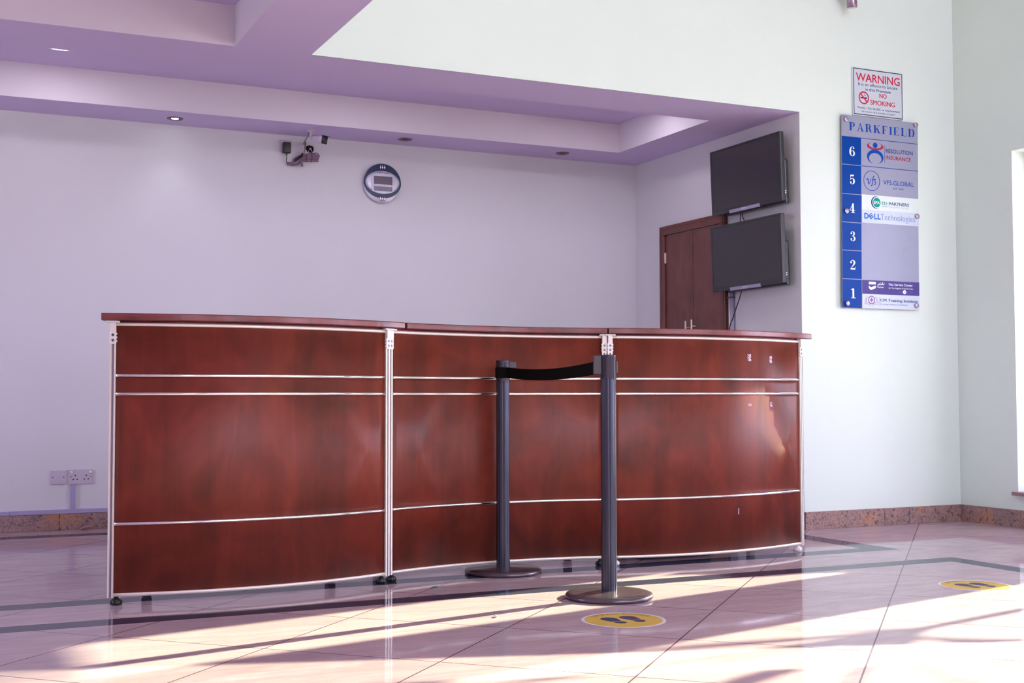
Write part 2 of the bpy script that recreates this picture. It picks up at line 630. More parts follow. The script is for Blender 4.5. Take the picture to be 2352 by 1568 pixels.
def spline(pts, n=8):
    """Catmull-Rom through tuples of any length"""
    P = [pts[0]] + list(pts) + [pts[-1]]
    out = []
    for i in range(1, len(P) - 2):
        for k in range(n):
            t = k / n
            out.append(tuple(0.5 * ((2 * P[i][c]) + (-P[i - 1][c] + P[i + 1][c]) * t + (2 * P[i - 1][c] - 5 * P[i][c] + 4 * P[i + 1][c] - P[i + 2][c]) * t * t
                                    + (-P[i - 1][c] + 3 * P[i][c] - 3 * P[i + 1][c] + P[i + 2][c]) * t ** 3) for c in range(len(pts[0]))))
    out.append(tuple(pts[-1]))
    return out


# ---- lettering
def text_polys(s, offset=0.0, spacing=1.0):
    c = bpy.data.curves.new('lettering', 'FONT')
    c.body = s
    c.offset = offset
    c.space_character = spacing
    c.resolution_u = 3
    o = bpy.data.objects.new('lettering', c)
    COL.objects.link(o)
    dg = bpy.context.evaluated_depsgraph_get()
    me = bpy.data.meshes.new_from_object(o.evaluated_get(dg))
    V = [tuple(v.co) for v in me.vertices]
    Fs = [tuple(p.vertices) for p in me.polygons]
    bpy.data.objects.remove(o)
    bpy.data.curves.remove(c)
    bpy.data.meshes.remove(me)
    return V, Fs


def put_text(mb, s, x0, x1, z0, z1, y, offset=0.0, spacing=1.0, ref=None):
    """lettering on a plane facing -y, its baseline-to-cap box fitted to x0..x1, z0..z1"""
    V, Fs = text_polys(s, offset, spacing)
    capV, _ = text_polys(ref or 'H', offset)
    cap = max(v[1] for v in capV)
    base = min(v[1] for v in capV)
    lx, hx = min(v[0] for v in V), max(v[0] for v in V)
    vs = [mb.bm.verts.new((x0 + (v[0] - lx) / (hx - lx) * (x1 - x0), y, z0 + (v[1] - base) / (cap - base) * (z1 - z0))) for v in V]
    for f in Fs:
        try:
            mb.bm.faces.new([vs[i] for i in f])
        except ValueError:
            pass
    return mb


# serif capitals and numerals: lists of polygons / strokes in a unit cap height
T, TH, SF = 0.20, 0.055, 0.055


def rect(x0, z0, x1, z1):
    return [(x0, z0), (x1, z0), (x1, z1), (x0, z1)]


def stroke(pts, n=8):
    """pts: (x, z, width); a ribbon polygon list"""
    P = spline(pts, n)
    L, Rr = [], []
    for i in range(len(P)):
        a, b = P[max(i - 1, 0)], P[min(i + 1, len(P) - 1)]
        dx, dz = b[0] - a[0], b[1] - a[1]
        l = math.hypot(dx, dz) or 1.0
        h = P[i][2] / 2
        L.append((P[i][0] - dz / l * h, P[i][1] + dx / l * h))
        Rr.append((P[i][0] + dz / l * h, P[i][1] - dx / l * h))
    return [[L[i], L[i + 1], Rr[i + 1], Rr[i]] for i in range(len(P) - 1)]


def dot(x, z, r):
    return [ell(x, z, r, r, 14)]


def stem(x, h=1.0):
    return [rect(x, 0, x + T, h), rect(x - 0.075, 0, x + T + 0.075, SF), rect(x - 0.075, h - SF, x + T + 0.075, h)]


SERIF = {
    'I': (0.32, stem(0.075)),
    'F': (0.70, stem(0.075) + [rect(0.2, 1 - SF, 0.64, 1), [(0.60, 1), (0.64, 1), (0.66, 0.72), (0.63, 0.72)], rect(0.2, 0.48, 0.46, 0.52), rect(0.44, 0.36, 0.475, 0.64)]),
    'E': (0.74, stem(0.075) + [rect(0.2, 1 - SF, 0.64, 1), [(0.60, 1), (0.64, 1), (0.66, 0.72), (0.63, 0.72)], rect(0.2, 0.49, 0.46, 0.53), rect(0.44, 0.37, 0.475, 0.65),
                               rect(0.2, 0, 0.68, SF), [(0.64, 0), (0.68, 0), (0.71, 0.30), (0.68, 0.30)]]),
    'L': (0.70, stem(0.075) + [rect(0.2, 0, 0.64, SF), [(0.60, 0), (0.64, 0), (0.67, 0.34), (0.64, 0.34)]]),
    'D': (0.80, stem(0.075) + stroke([(0.2, 0.978, 0.045), (0.42, 0.975, 0.05), (0.60, 0.86, 0.13), (0.675, 0.5, 0.19), (0.60, 0.14, 0.13), (0.42, 0.025, 0.05), (0.2, 0.022, 0.045)])),
    'P': (0.70, stem(0.075) + stroke([(0.2, 0.978, 0.045), (0.40, 0.975, 0.05), (0.54, 0.90, 0.12), (0.575, 0.735, 0.17), (0.54, 0.57, 0.12), (0.40, 0.49, 0.05), (0.2, 0.487, 0.045)])),
    'R': (0.80, stem(0.075) + stroke([(0.2, 0.978, 0.045), (0.40, 0.975, 0.05), (0.53, 0.90, 0.12), (0.56, 0.745, 0.17), (0.52, 0.59, 0.12), (0.38, 0.505, 0.05), (0.2, 0.505, 0.045)])
          + stroke([(0.40, 0.50, 0.05), (0.52, 0.42, 0.12), (0.57, 0.22, 0.15), (0.63, 0.06, 0.10), (0.72, 0.03, 0.04), (0.79, 0.09, 0.03)])),
    'A': (0.84, [[(0.40, 1.0), (0.47, 1.0), (0.80, 0.0), (0.61, 0.0)], [(0.40, 1.0), (0.44, 0.92), (0.165, 0.0), (0.115, 0.0)], rect(0.24, 0.30, 0.62, 0.345), rect(0.0, 0, 0.27, SF), rect(0.53, 0, 0.86, SF)]),
    'K': (0.84, stem(0.075) + [[(0.24, 0.36), (0.24, 0.43), (0.65, 0.97), (0.70, 0.97)], [(0.33, 0.52), (0.45, 0.66), (0.80, 0.0), (0.60, 0.0)], rect(0.55, 1 - SF, 0.82, 1), rect(0.52, 0, 0.86, SF)]),
    '1': (0.50, [rect(0.18, 0, 0.36, 1.0), rect(0.04, 0, 0.50, SF), [(0.18, 1.0), (0.18, 0.86), (0.03, 0.84), (0.03, 0.89)]]),
    '2': (0.56, stroke([(0.09, 0.70, 0.15), (0.10, 0.86, 0.06), (0.26, 0.97, 0.06), (0.42, 0.88, 0.15), (0.45, 0.72, 0.17), (0.38, 0.54, 0.13), (0.20, 0.30, 0.06), (0.07, 0.10, 0.05)])
          + dot(0.11, 0.73, 0.085) + [[(0.03, 0.0), (0.50, 0.0), (0.54, 0.28), (0.50, 0.28), (0.47, 0.155), (0.06, 0.155)]]),
    '3': (0.56, stroke([(0.10, 0.80, 0.06), (0.16, 0.93, 0.05), (0.28, 0.975, 0.05), (0.40, 0.90, 0.13), (0.42, 0.76, 0.15), (0.36, 0.60, 0.09), (0.22, 0.535, 0.04)])
          + stroke([(0.22, 0.535, 0.04), (0.38, 0.49, 0.09), (0.46, 0.29, 0.17), (0.40, 0.10, 0.12), (0.25, 0.022, 0.045), (0.11, 0.07, 0.05), (0.07, 0.20, 0.06)]) + dot(0.11, 0.78, 0.08) + dot(0.10, 0.21, 0.085)),
    '4': (0.58, [rect(0.28, 0.10, 0.45, 0.98), rect(0.17, 0, 0.55, SF), rect(0.02, 0.25, 0.57, 0.315), [(0.02, 0.25), (0.02, 0.315), (0.36, 1.0), (0.45, 1.0)], rect(0.30, 0.0, 0.43, 0.2)]),
    '5': (0.56, [[(0.10, 0.985), (0.47, 0.985), (0.43, 0.83), (0.12, 0.83)], rect(0.10, 0.45, 0.14, 0.98)]
          + stroke([(0.12, 0.48, 0.04), (0.26, 0.61, 0.07), (0.40, 0.54, 0.13), (0.45, 0.33, 0.17), (0.39, 0.11, 0.12), (0.24, 0.02, 0.045), (0.12, 0.06, 0.05), (0.08, 0.18, 0.06)]) + dot(0.11, 0.20, 0.085)),
    '6': (0.58, stroke([(0.45, 0.83, 0.10), (0.42, 0.94, 0.06), (0.30, 0.975, 0.045), (0.16, 0.82, 0.12), (0.10, 0.48, 0.17), (0.13, 0.20, 0.13), (0.28, 0.02, 0.05), (0.43, 0.12, 0.13), (0.47, 0.30, 0.16), (0.42, 0.50, 0.11), (0.30, 0.57, 0.045), (0.17, 0.46, 0.04)])
          + dot(0.42, 0.82, 0.075)),
}


def put_serif(mb, s, x0, x1, z0, z1, y, gap=0.30):
    adv = []
    p = 0.0
    for ch in s:
        adv.append(p)
        p += SERIF[ch][0] + gap
    tot = p - gap
    for ch, a in zip(s, adv):
        for k_, poly in enumerate(SERIF[ch][1]):
            try:
                mb.face([(x0 + (a + q[0]) / tot * (x1 - x0), y - k_ * .00004, z0 + q[1] * (z1 - z0)) for q in poly])
            except ValueError:
                pass
    return mb


# ------------------------------------------------------------------ the room
ZS, ZT, ZC = 2.540, 2.743, 6.4         # soffit, recess tops, hall ceiling
YB, YF, XR, XA, XV = 8.093, 6.134, 6.065, 4.813, 1.745
XL, YR = -3.0, -5.0

structure('floor', MB().face([(XL - .2, YR - .2, 0), (XR + .1, YR - .2, 0), (XR + .1, YB + .2, 0), (XL - .2, YB + .2, 0)]), M['floor'])
mb = MB()
mb.box((XL - .2, YB, -0.02), (XA + .25, YB + .2, ZS + .4))
structure('wall_back', mb, M['wall_lilac'])
mb = MB()
mb.box((XA, YF + 0.001, -0.02), (XA + .18, YB + 0.001, ZS + .38))
structure('wall_alcove', mb, M['wall_lilac'])
mb = MB()
mb.box((XV, YF, ZS + 0.002), (XA + 0.002, YF + .2, ZC))
mb.box((XA + 0.002, YF, -0.02), (XR + .2, YF + .2, ZC))
structure('wall_front', mb, M['wall_white'])


def wall_yz(mb, x0, x1, ys, zs, holes):
    for i in range(len(ys) - 1):
        for j in range(len(zs) - 1):
            cy, cz = (ys[i] + ys[i + 1]) / 2, (zs[j] + zs[j + 1]) / 2
            if any(h[0] < cy < h[1] and h[2] < cz < h[3] for h in holes):
                continue
            mb.box((x0, ys[i], zs[j]), (x1, ys[i + 1], zs[j + 1]))


# right wall: (y0, y1, z0, z1) of its windows
W1 = (5.035, 5.660, 0.213, 2.318)
W2 = (2.95, 4.450, 0.213, 2.318)
W3 = (1.80, 2.17, 0.213, 2.318)
W4 = (0.15, 1.25, 0.213, 2.318)
W5 = (-4.2, -0.9, 0.213, 2.318)
HOLES = [W1, W2, W3, W4, W5]
mb = MB()
wall_yz(mb, XR, XR + .2, sorted({YR, YF} | {h[0] for h in HOLES} | {h[1] for h in HOLES}), sorted({-0.02, ZC} | {h[2] for h in HOLES} | {h[3] for h in HOLES}), HOLES)
bmesh.ops.remove_doubles(mb.bm, verts=mb.bm.verts[:], dist=0.0001)
structure('wall_right', mb, M['wall_white'])


def window_x(n, h, mull_y=(), mull_z=(), sill=True):
    """frame, mullions, pane and sill of a window in the right wall"""
    y0, y1, z0, z1 = h
    xa, xb, t = XR + .115, XR + .165, .045
    mb = MB()
    for a, b in (((y0, z0), (y0 + t, z1)), ((y1 - t, z0), (y1, z1)), ((y0 + t, z0), (y1 - t, z0 + t)), ((y0 + t, z1 - t), (y1 - t, z1))):
        mb.box((xa, a[0], a[1]), (xb, b[0], b[1]), 0.003)
    o = structure('window_%d' % n, mb, M['frame_white'])
    for m in mull_y:
        MB().box((xa + .004, m - .018, z0 + t), (xb - .004, m + .018, z1 - t), 0.002).build('mullion', M['frame_white'], o)
    for m in mull_z:
        MB().box((xa + .004, y0 + t, m - .018), (xb - .004, y1 - t, m + .018), 0.002).build('transom', M['frame_white'], o)
    MB().box((xa + .02, y0 + t * .8, z0 + t * .8), (xa + .026, y1 - t * .8, z1 - t * .8)).build('pane', M['glass'], o)
    if sill:
        MB().box((XR - .035, y0 - .022, z0 - .018), (XR + .112, y1 + .022, z0 + .004), 0.003).build('sill', M['sill'], o)
    portal('portal_%d' % n, (XR + .19, (y0 + y1) / 2, (z0 + z1) / 2), (-1, 0, 0), y1 - y0, z1 - z0)


window_x(1, W1)
window_x(2, W2)
window_x(3, W3)
window_x(4, W4)
window_x(5, W5, mull_y=(-3.1, -2.0))

# left wall, with an unseen window added behind the counter line to brighten the alcove
W6 = (5.5, 6.7, 0.7, 2.30)
mb = MB()
wall_yz(mb, XL - .2, XL, sorted({YR, YB, W6[0], W6[1]}), sorted({-0.02, ZC, W6[2], W6[3]}), [W6])
bmesh.ops.remove_doubles(mb.bm, verts=mb.bm.verts[:], dist=0.0001)
structure('wall_left', mb, M['wall_lilac'])
mb = MB()
for p, q in (((W6[0], W6[2]), (W6[0] + .045, W6[3])), ((W6[1] - .045, W6[2]), (W6[1], W6[3])), ((W6[0] + .045, W6[2]), (W6[1] - .045, W6[2] + .045)), ((W6[0] + .045, W6[3] - .045), (W6[1] - .045, W6[3]))):
    mb.box((XL - .165, p[0], p[1]), (XL - .115, q[0], q[1]), .003)
o = structure('window_20', mb, M['frame_white'])
MB().box((XL - .145, W6[0] + .03, W6[2] + .03), (XL - .139, W6[1] - .03, W6[3] - .03)).build('pane', M['glass'], o)
portal('portal_left', (XL - .19, (W6[0] + W6[1]) / 2, (W6[2] + W6[3]) / 2), (1, 0, 0), W6[1] - W6[0], W6[3] - W6[2])

# rear wall: two tall narrow windows below, a row of wide ones above the hall
RLOW = [(0.55, 1.15), (3.1, 3.7)]
RUP = [(1.95, 3.25), (3.45, 4.75), (4.95, 5.95)]
xs = sorted({XL - .2, XR + .2} | {a for g in RLOW + RUP for a in g})
mb = MB()
for i in range(len(xs) - 1):
    for z0, z1, row in ((-0.02, 0.25, ()), (0.25, 2.3, RLOW), (2.3, 2.9, ()), (2.9, 6.0, RUP), (6.0, ZC, ())):
        cx = (xs[i] + xs[i + 1]) / 2
        if any(a < cx < b for a, b in row):
            continue
        mb.box((xs[i], YR - .2, z0), (xs[i + 1], YR, z1))
bmesh.ops.remove_doubles(mb.bm, verts=mb.bm.verts[:], dist=0.0001)
structure('wall_rear', mb, M['wall_white'])
n = 6
for row, z0, z1 in ((RLOW, .25, 2.3), (RUP, 2.9, 6.0)):
    for a, b in row:
        mb = MB()
        t = .05
        for p, q in (((a, z0), (a + t, z1)), ((b - t, z0), (b, z1)), ((a + t, z0), (b - t, z0 + t)), ((a + t, z1 - t), (b - t, z1))):
            mb.box((p[0], YR - .15, p[1]), (q[0], YR - .1, q[1]), 0.003)
        o = structure('window_%d' % n, mb, M['frame_white'])
        MB().box((a + t * .8, YR - .13, z0 + t * .8), (b - t * .8, YR - .124, z1 - t * .8)).build('pane', M['glass'], o)
        portal('portal_%d' % n, ((a + b) / 2, YR - .18, (z0 + z1) / 2), (0, 1, 0), b - a, z1 - z0)
        n += 1

# low ceiling with its recesses
TX, TY0, TY1 = 4.445, 6.560, 7.700        # trough beside the back wall
CX, CY0, CY1 = 1.357, 1.2, 6.134          # coffer nearer the viewer
gx = sorted({XL, CX, XV, TX, XA})
gy = sorted({YR, CY0, CY1, TY0, TY1, YB})


def zcell(cx, cy):
    if cx > XV and cy < YF:
        return None
    if cx < TX and TY0 < cy < TY1:
        return ZT
    if cx < CX and CY0 < cy < CY1:
        return ZT
    return ZS


mb = MB()
for i in range(len(gx) - 1):
    for j in range(len(gy) - 1):
        z = zcell((gx[i] + gx[i + 1]) / 2, (gy[j] + gy[j + 1]) / 2)
        if z is None:
            continue
        mb.face([(gx[i], gy[j], z), (gx[i + 1], gy[j], z), (gx[i + 1], gy[j + 1], z), (gx[i], gy[j + 1], z)])
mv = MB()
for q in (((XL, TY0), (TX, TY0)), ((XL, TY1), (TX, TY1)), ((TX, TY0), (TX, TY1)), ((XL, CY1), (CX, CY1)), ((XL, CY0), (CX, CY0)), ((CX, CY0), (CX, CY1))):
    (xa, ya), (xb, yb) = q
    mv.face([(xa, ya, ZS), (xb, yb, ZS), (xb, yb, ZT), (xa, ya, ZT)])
bmesh.ops.remove_doubles(mb.bm, verts=mb.bm.verts[:], dist=0.0005)
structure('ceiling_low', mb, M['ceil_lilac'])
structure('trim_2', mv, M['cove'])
structure('trim_1', MB().box((XL, YR, 2.86), (XV, YF, 2.9)).box((XL, YF + .01, 2.86), (XA, YB, 2.9)).box((XV - .1, YR, ZS + .003), (XV, YF, ZC)), M['wall_white'])
structure('ceiling', MB().box((XL - .2, YR - .2, ZC), (XR + .2, YF + .2, ZC + .2)), M['wall_white'])


# skirting of pink granite, in lengths with fine joints
def skirting(name, a, b, joints, h, t=0.016):
    mb = MB()
    along_x = abs(a[0] - b[0]) > abs(a[1] - b[1])
    p = 0 if along_x else 1
    cuts = [min(a[p], b[p])] + sorted(joints) + [max(a[p], b[p])]
    for i in range(len(cuts) - 1):
        lo, hi = cuts[i] + (.0012 if i else 0), cuts[i + 1] - (.0012 if i < len(cuts) - 2 else 0)
        if along_x:
            mb.box((lo, a[1] - t, 0), (hi, a[1], h), 0.0015)
        else:
            mb.box((a[0] - t, lo, 0), (a[0], hi, h), 0.0015)
    return structure(name, mb, M['granite'])


skirting('baseboard_back', (XL, YB), (XA, YB), (-1.2, -.2, .745, 1.75, 2.75, 3.75), 0.100)
skirting('baseboard_front', (XA + .0, YF), (XR, YF), (5.42, 5.62), 0.106)
skirting('baseboard_right', (XR, YR), (XR, YF - .016), (5.63, 4.9, 4.0, 3.1, 2.2, 1.2, .2, -.8, -2, -3, -4), 0.106)
structure('ground_outside', MB().box((XR + .2, -30, -0.3), (40, 40, -0.06)).box((-20, -30, -0.3), (XR + .2, YR - .2, -0.06)), M['ground'])

# ------------------------------------------------------------------ reception counter: three curved units
def arc_of(A, B, sag):
    """point and outward normal (towards the hall) along an arc from A to B; sag > 0 bulges towards the hall"""
    A, B = Vector(A), Vector(B)
    ch = B - A
    c = ch.length
    d = ch / c
    nrm = Vector((d.y, -d.x))                    # to the hall side (-y)
    s = abs(sag)
    R = c * c / (8 * s) + s / 2
    sg = 1 if sag > 0 else -1
    C = (A + B) / 2 - nrm * sg * (R - s)
    half = math.asin(c / 2 / R)

    def at(t, off=0.0):
        th = (t - 0.5) * 2 * half
        dirn = nrm * sg * math.cos(th) + d * math.sin(th)
        p = C + dirn * R
        out = dirn * sg
        return p + out * off, out
    return at


def curved_strip(mb, at, t0, t1, prof, n=36, smooth=True):
    """prof: ring of (outward offset, z)"""
    path = [t0 + (t1 - t0) * i / n for i in range(n + 1)]

    def ring(i):
        out = []
        for off, z in prof:
            p, _ = at(path[i], off)
            out.append((p.x, p.y, z))
        return out
    mb.sweep(path, ring, smooth=smooth)


def round_prof(off, z, rx, rz, n=10):
    return [(off + rx * math.cos(2 * PI * i / n), z + rz * math.sin(2 * PI * i / n)) for i in range(n)]


def post_frame(at, t, s):
    p, out = at(t)
    tang = Vector((-out.y, out.x))                # towards +x when out is -y
    if tang.x < 0:
        tang = -tang
    return p, out, tang


def foot(parent, p, mat):
    mb = MB()
    prof = [(.010, .0), (.0195, .001), (.0208, .006), (.0208, .017), (.014, .023), (.009, .025), (.007, .036)]
    mb.lathe(prof, (p.x, p.y, 0), 24)
    for k in range(14):
        a = 2 * PI * k / 14
        c = Vector((p.x + .0210 * math.cos(a), p.y + .0210 * math.sin(a), 0))
        mb.tube([(c.x, c.y, .003), (c.x, c.y, .017)], .0019, 6)
    mb.build('foot', mat, parent)


def counter_unit(A, B, sag, slab_t, label, left_post, right_post, feet_mats, tapes=()):
    at = arc_of(A, B, sag)
    mid, _ = at(0.5)
    root = empty('reception_counter', (mid.x, mid.y, 0))
    tag(root, label, 'counter', 'curved units of the reception counter')
    mb = MB()
    curved_strip(mb, at, 0, 1, [(0, .043), (0, 1.087), (-.018, 1.087), (-.018, .043)])
    panel = mb.build('front_panel', M['wood'], root)
    mb = MB()
    curved_strip(mb, at, 0, 1, [(.006, .034), (.006, .0465), (-.022, .0465), (-.022, .034)])
    mb.build('bottom_trim', M['alu'], root)
    mb = MB()
    curved_strip(mb, at, 0, 1, [(.006, 1.082), (.006, 1.0945), (-.022, 1.0945), (-.022, 1.082)])
    mb.build('top_trim', M['alu'], root)
    for z in (.3130, .8165, .8885):
        mb = MB()
        curved_strip(mb, at, .001, .999, round_prof(.003, z, .0070, .0068, 12), 40)
        mb.build('rail', M['chrome'], root)
    mb = MB()
    curved_strip(mb, at, 0, 1, [(-.003, 1.0940), (-.003, 1.1026), (-.020, 1.1026), (-.020, 1.0940)])
    mb.build('spacer', M['slab'], root)
    # worktop slab
    mb = MB()
    curved_strip(mb, at, slab_t[0], slab_t[1], [(.030, 1.1025), (.033, 1.106), (.033, 1.1265), (.030, 1.1305), (-.27, 1.1305), (-.27, 1.1025)], 40, smooth=False)
    mb.build('worktop', M['slab'], root)
    # posts
    for t, s, full in ((0.0, -1, left_post), (1.0, 1, right_post)):
        p, out, tang = post_frame(at, t, s)
        c = p + tang * s * .0118

        def P(a, b, z):
            q = c + tang * a + out * b
            return (q.x, q.y, z)

        def bar(mb, a0, a1, b0, b1, z0, z1):
            t_ = [P(a0, b0, z0), P(a1, b0, z0), P(a1, b1, z0), P(a0, b1, z0), P(a0, b0, z1), P(a1, b0, z1), P(a1, b1, z1), P(a0, b1, z1)]
            for q in ((0, 3, 2, 1), (4, 5, 6, 7), (0, 1, 5, 4), (1, 2, 6, 5), (2, 3, 7, 6), (3, 0, 4, 7)):
                mb.face([t_[i] for i in q])
        mb = MB()
        bar(mb, -.0113, -.0045, -.03, .008, .030, 1.092)
        bar(mb, .0045, .0113, -.03, .008, .030, 1.092)
        post = mb.build('post', M['alu'], root)
        mb = MB()
        bar(mb, -.0046, .0046, -.03, .001, .031, 1.091)
        mb.build('groove', M['alu_groove'], post)
        # plastic connector at the top, with its two screws
        mb = MB()
        w0, w1 = (-.0125, .0125)
        bar(mb, w0 + .002, w1 - .002, .004, .016, 1.060, 1.094)
        bar(mb, w0, w1, .004, .0125, 1.012, 1.060)
        for zz in (1.020, 1.034, 1.048):
            for e0, e1 in ((w0 - .003, w0 + .001), (w1 - .001, w1 + .003)):
                bar(mb, e0, e1, .003, .010, zz, zz + .006)
        bar(mb, w0 - .012, w1 + .012, -.01, .022, 1.094, 1.1005)
        br = mb.build('connector', M['white_plastic'], root)
        for zz in (1.0255, 1.0465):
            mb = MB()
            ctr = c + out * .0125
            tm = bmesh.new()
            bmesh.ops.create_cone(tm, cap_ends=True, segments=16, radius1=.0062, radius2=.0050, depth=.003)
            zax = Vector((out.x, out.y, 0))
            mat = Matrix.Translation((ctr.x, ctr.y, zz)) @ zax.to_track_quat('Z', 'Y').to_matrix().to_4x4()
            mb._merge(tm, mat)
            mb.build('screw', M['screw'], br)
        fp = p + tang * (-s) * .010 - out * .010
        foot(root, fp, feet_mats[0 if s < 0 else 1])
    # rear legs that carry the slab
    for t in (.10, .90):
        p, out = at(t, -.235)
        tang = Vector((-out.y, out.x))
        mb = MB()
        a, b = p - tang * .02, p + tang * .02
        t_ = []
        for z in (0.012, 1.1025):
            for q in (a + out * .012, b + out * .012, b - out * .012, a - out * .012):
                t_.append((q.x, q.y, z))
        for q in ((0, 3, 2, 1), (4, 5, 6, 7), (0, 1, 5, 4), (1, 2, 6, 5), (2, 3, 7, 6), (3, 0, 4, 7)):
            mb.face([t_[i] for i in q])
        mb.lathe([(.016, 0), (.018, .002), (.018, .012), (.008, .014)], (p.x, p.y, 0), 20)
        mb.build('rear_leg', M['grey_plastic'], root)
    for t, z, wd, ht, sd in tapes:
        rnd = random.Random(sd)
        mb = MB()
        nx, nz = 9, 12
        for i in range(nx):
            for j in range(nz):
                if rnd.random() < .45:
                    continue
                dt = wd / 1.16
                q = []
                for a, b in ((i, j), (i + 1, j), (i + 1, j + 1), (i, j + 1)):
                    pt, _ = at(t + dt * (a / nx - .5), .0006)
                    q.append((pt.x, pt.y, z + ht * (b / nz - .5)))
                mb.face(q)
        mb.build('tape_residue', M['tape'], panel)
    return root


A1, B1 = (0.670, 5.078), (1.806, 5.168)
A2, B2 = (1.8475, 5.197), (2.9290, 5.250)
A3, B3 = (2.9745, 5.228), (4.130, 5.297)
bp, wp = M['black_plastic'], M['shard']
counter_unit(A1, B1, .097, (-.045, 1.077), 'left unit of the cherry wood reception counter, bulging outwards, nearest the wall sockets', 1, 1, (bp, bp))
counter_unit(A2, B2, -.093, (.0575, 1.020), 'hollow middle unit of the cherry wood reception counter, behind the belt barrier', 1, 1, (bp, bp))
counter_unit(A3, B3, .097, (-.020, 1.074), 'right unit of the cherry wood reception counter, with four whitish tape marks on its front', 1, 1, (M['white_plastic'], M['white_plastic']),
             ((.655, .998, .024, .036, 1), (.790, .990, .020, .034, 2), (.655, .760, .024, .013, 3), (.790, .761, .020, .028, 4), (.585, .235, .007, .030, 5)))
tag(MB().box((3.20, 5.36, 0), (3.62, 5.62, .10), .006).build('storage_box', M['grey_plastic']), 'dark low box on the floor under the right counter unit', 'box')

# ------------------------------------------------------------------ belt barrier posts
def stanchion(loc, label, rz, first=True):
    root = empty('barrier_post', (loc[0], loc[1], 0), rz)
    tag(root, label, 'barrier post', 'belt barrier posts')
    MB().lathe([(.150, 0), (.173, .001), (.1765, .006), (.1760, .013), (.172, .019), (.160, .0235), (.12, .0265), (.05, .029), (.036, .030)], (0, 0, 0), 72).build('base', M['base_metal'], root, local=True)
    # post with shallow flutes
    mb = MB()
    seg = 96
    rows = []
    for z in (.028, .45, .90, .962):
        ring = []
        for j in range(seg):
            a = 2 * PI * j / seg
            k = (a / (2 * PI) * 8) % 1.0
            r = .0312 - (.0022 if .40 < k < .60 else 0)
            ring.append((r * math.cos(a), r * math.sin(a), z))
        rows.append(ring)
    g = mb.grid(rows, closed_u=True, smooth=True)
    mb.bm.faces.new(g[-1])
    mb.build('post', M['post'], root, local=True)
    MB().lathe([(.0314, .874), (.0318, .875), (.0318, .9615), (.0324, .963), (.0322, .968), (.030, .9705), (.010, .971)], (0, 0, 0), 48).build('cap', M['post'], root, local=True)
    return root


FPX, FPY, RPX, RPY = 2.487, 4.405, 2.403, 5.238
f_ang = math.atan2(FPY - RPY, FPX - RPX)
front = stanchion((FPX, FPY), 'front barrier post, nearest the yellow footprint sticker, round base in the sunlight', 0)
rear = stanchion((RPX, RPY), 'rear barrier post, close against the hollow middle unit of the counter', 0)


def clip(parent, ang, z0, z1, r0, r1, hw, ridged):
    """a moulded belt clip standing off the cap at the given angle"""
    mb = MB()
    t = bmesh.new()
    tm = MB()
    tm.box((r0, -hw, z0), (r1, hw, z1), .0025)
    if ridged:
        for k in range(8):
            z = z0 + (z1 - z0) * (.12 + .62 * k / 7)
            tm.box((r0 + .004, -hw - .0012, z), (r1 - .008, hw + .0012, z + .0022))
    mb._merge(tm.bm, Matrix.Rotation(ang, 4, 'Z'))
    t.free()
    return mb.build('belt_clip', M['grey_plastic'], parent, local=True)


# belt end held in the front post, blank clips in the free slots
clip(front, math.radians(162), .893, .967, .028, .060, .011, True)
clip(front, math.radians(-12), .898, .944, .029, .038, .012, True)
clip(rear, math.radians(-12), .936, .963, .026, .060, .012, False)
for root in (front, rear):
    for a in (math.radians(-68), math.radians(-172), math.radians(100)):
        mb = MB()
        tm = MB()
        tm.box((.0300, -.0018, .866), (.0322, .0018, .955))
        mb._merge(tm.bm, Matrix.Rotation(a, 4, 'Z'))
        mb.build('slot', M['black_plastic'], root, local=True)
# the belt: round the rear cassette, then sagging across to the clip of the front post
pts = []
for k in range(13):
    a = math.radians(140 + 140 * k / 12)
    pts.append((RPX + .0345 * math.cos(a), RPY + .0345 * math.sin(a), .8885, .9375))
x0, y0 = pts[-1][0], pts[-1][1]
ca = math.radians(162)
x1, y1 = FPX + .046 * math.cos(ca), FPY + .046 * math.sin(ca) + .004
for k in range(1, 25):
    s = k / 24
    sag = 4 * s * (1 - s)
    top = .9375 + (.9455 - .9375) * s - .019 * sag
    bot = .8885 + (.8925 - .8885) * s - .0165 * sag
    pts.append((x0 + (x1 - x0) * s, y0 + (y1 - y0) * s, bot, top))
mb = MB()


def bring(i):
    x, y, b, t = pts[i]
    a, c = pts[max(i - 1, 0)], pts[min(i + 1, len(pts) - 1)]
    d = Vector((c[0] - a[0], c[1] - a[1])).normalized()
    nx, ny = -d.y * .0008, d.x * .0008
    return [(x + nx, y + ny, b), (x + nx, y + ny, t), (x - nx, y - ny, t), (x - nx, y - ny, b)]


mb.sweep(pts, bring)
tag(mb.build('barrier_belt', M['belt']), 'black sagging webbing belt strung between the two barrier posts', 'barrier belt')

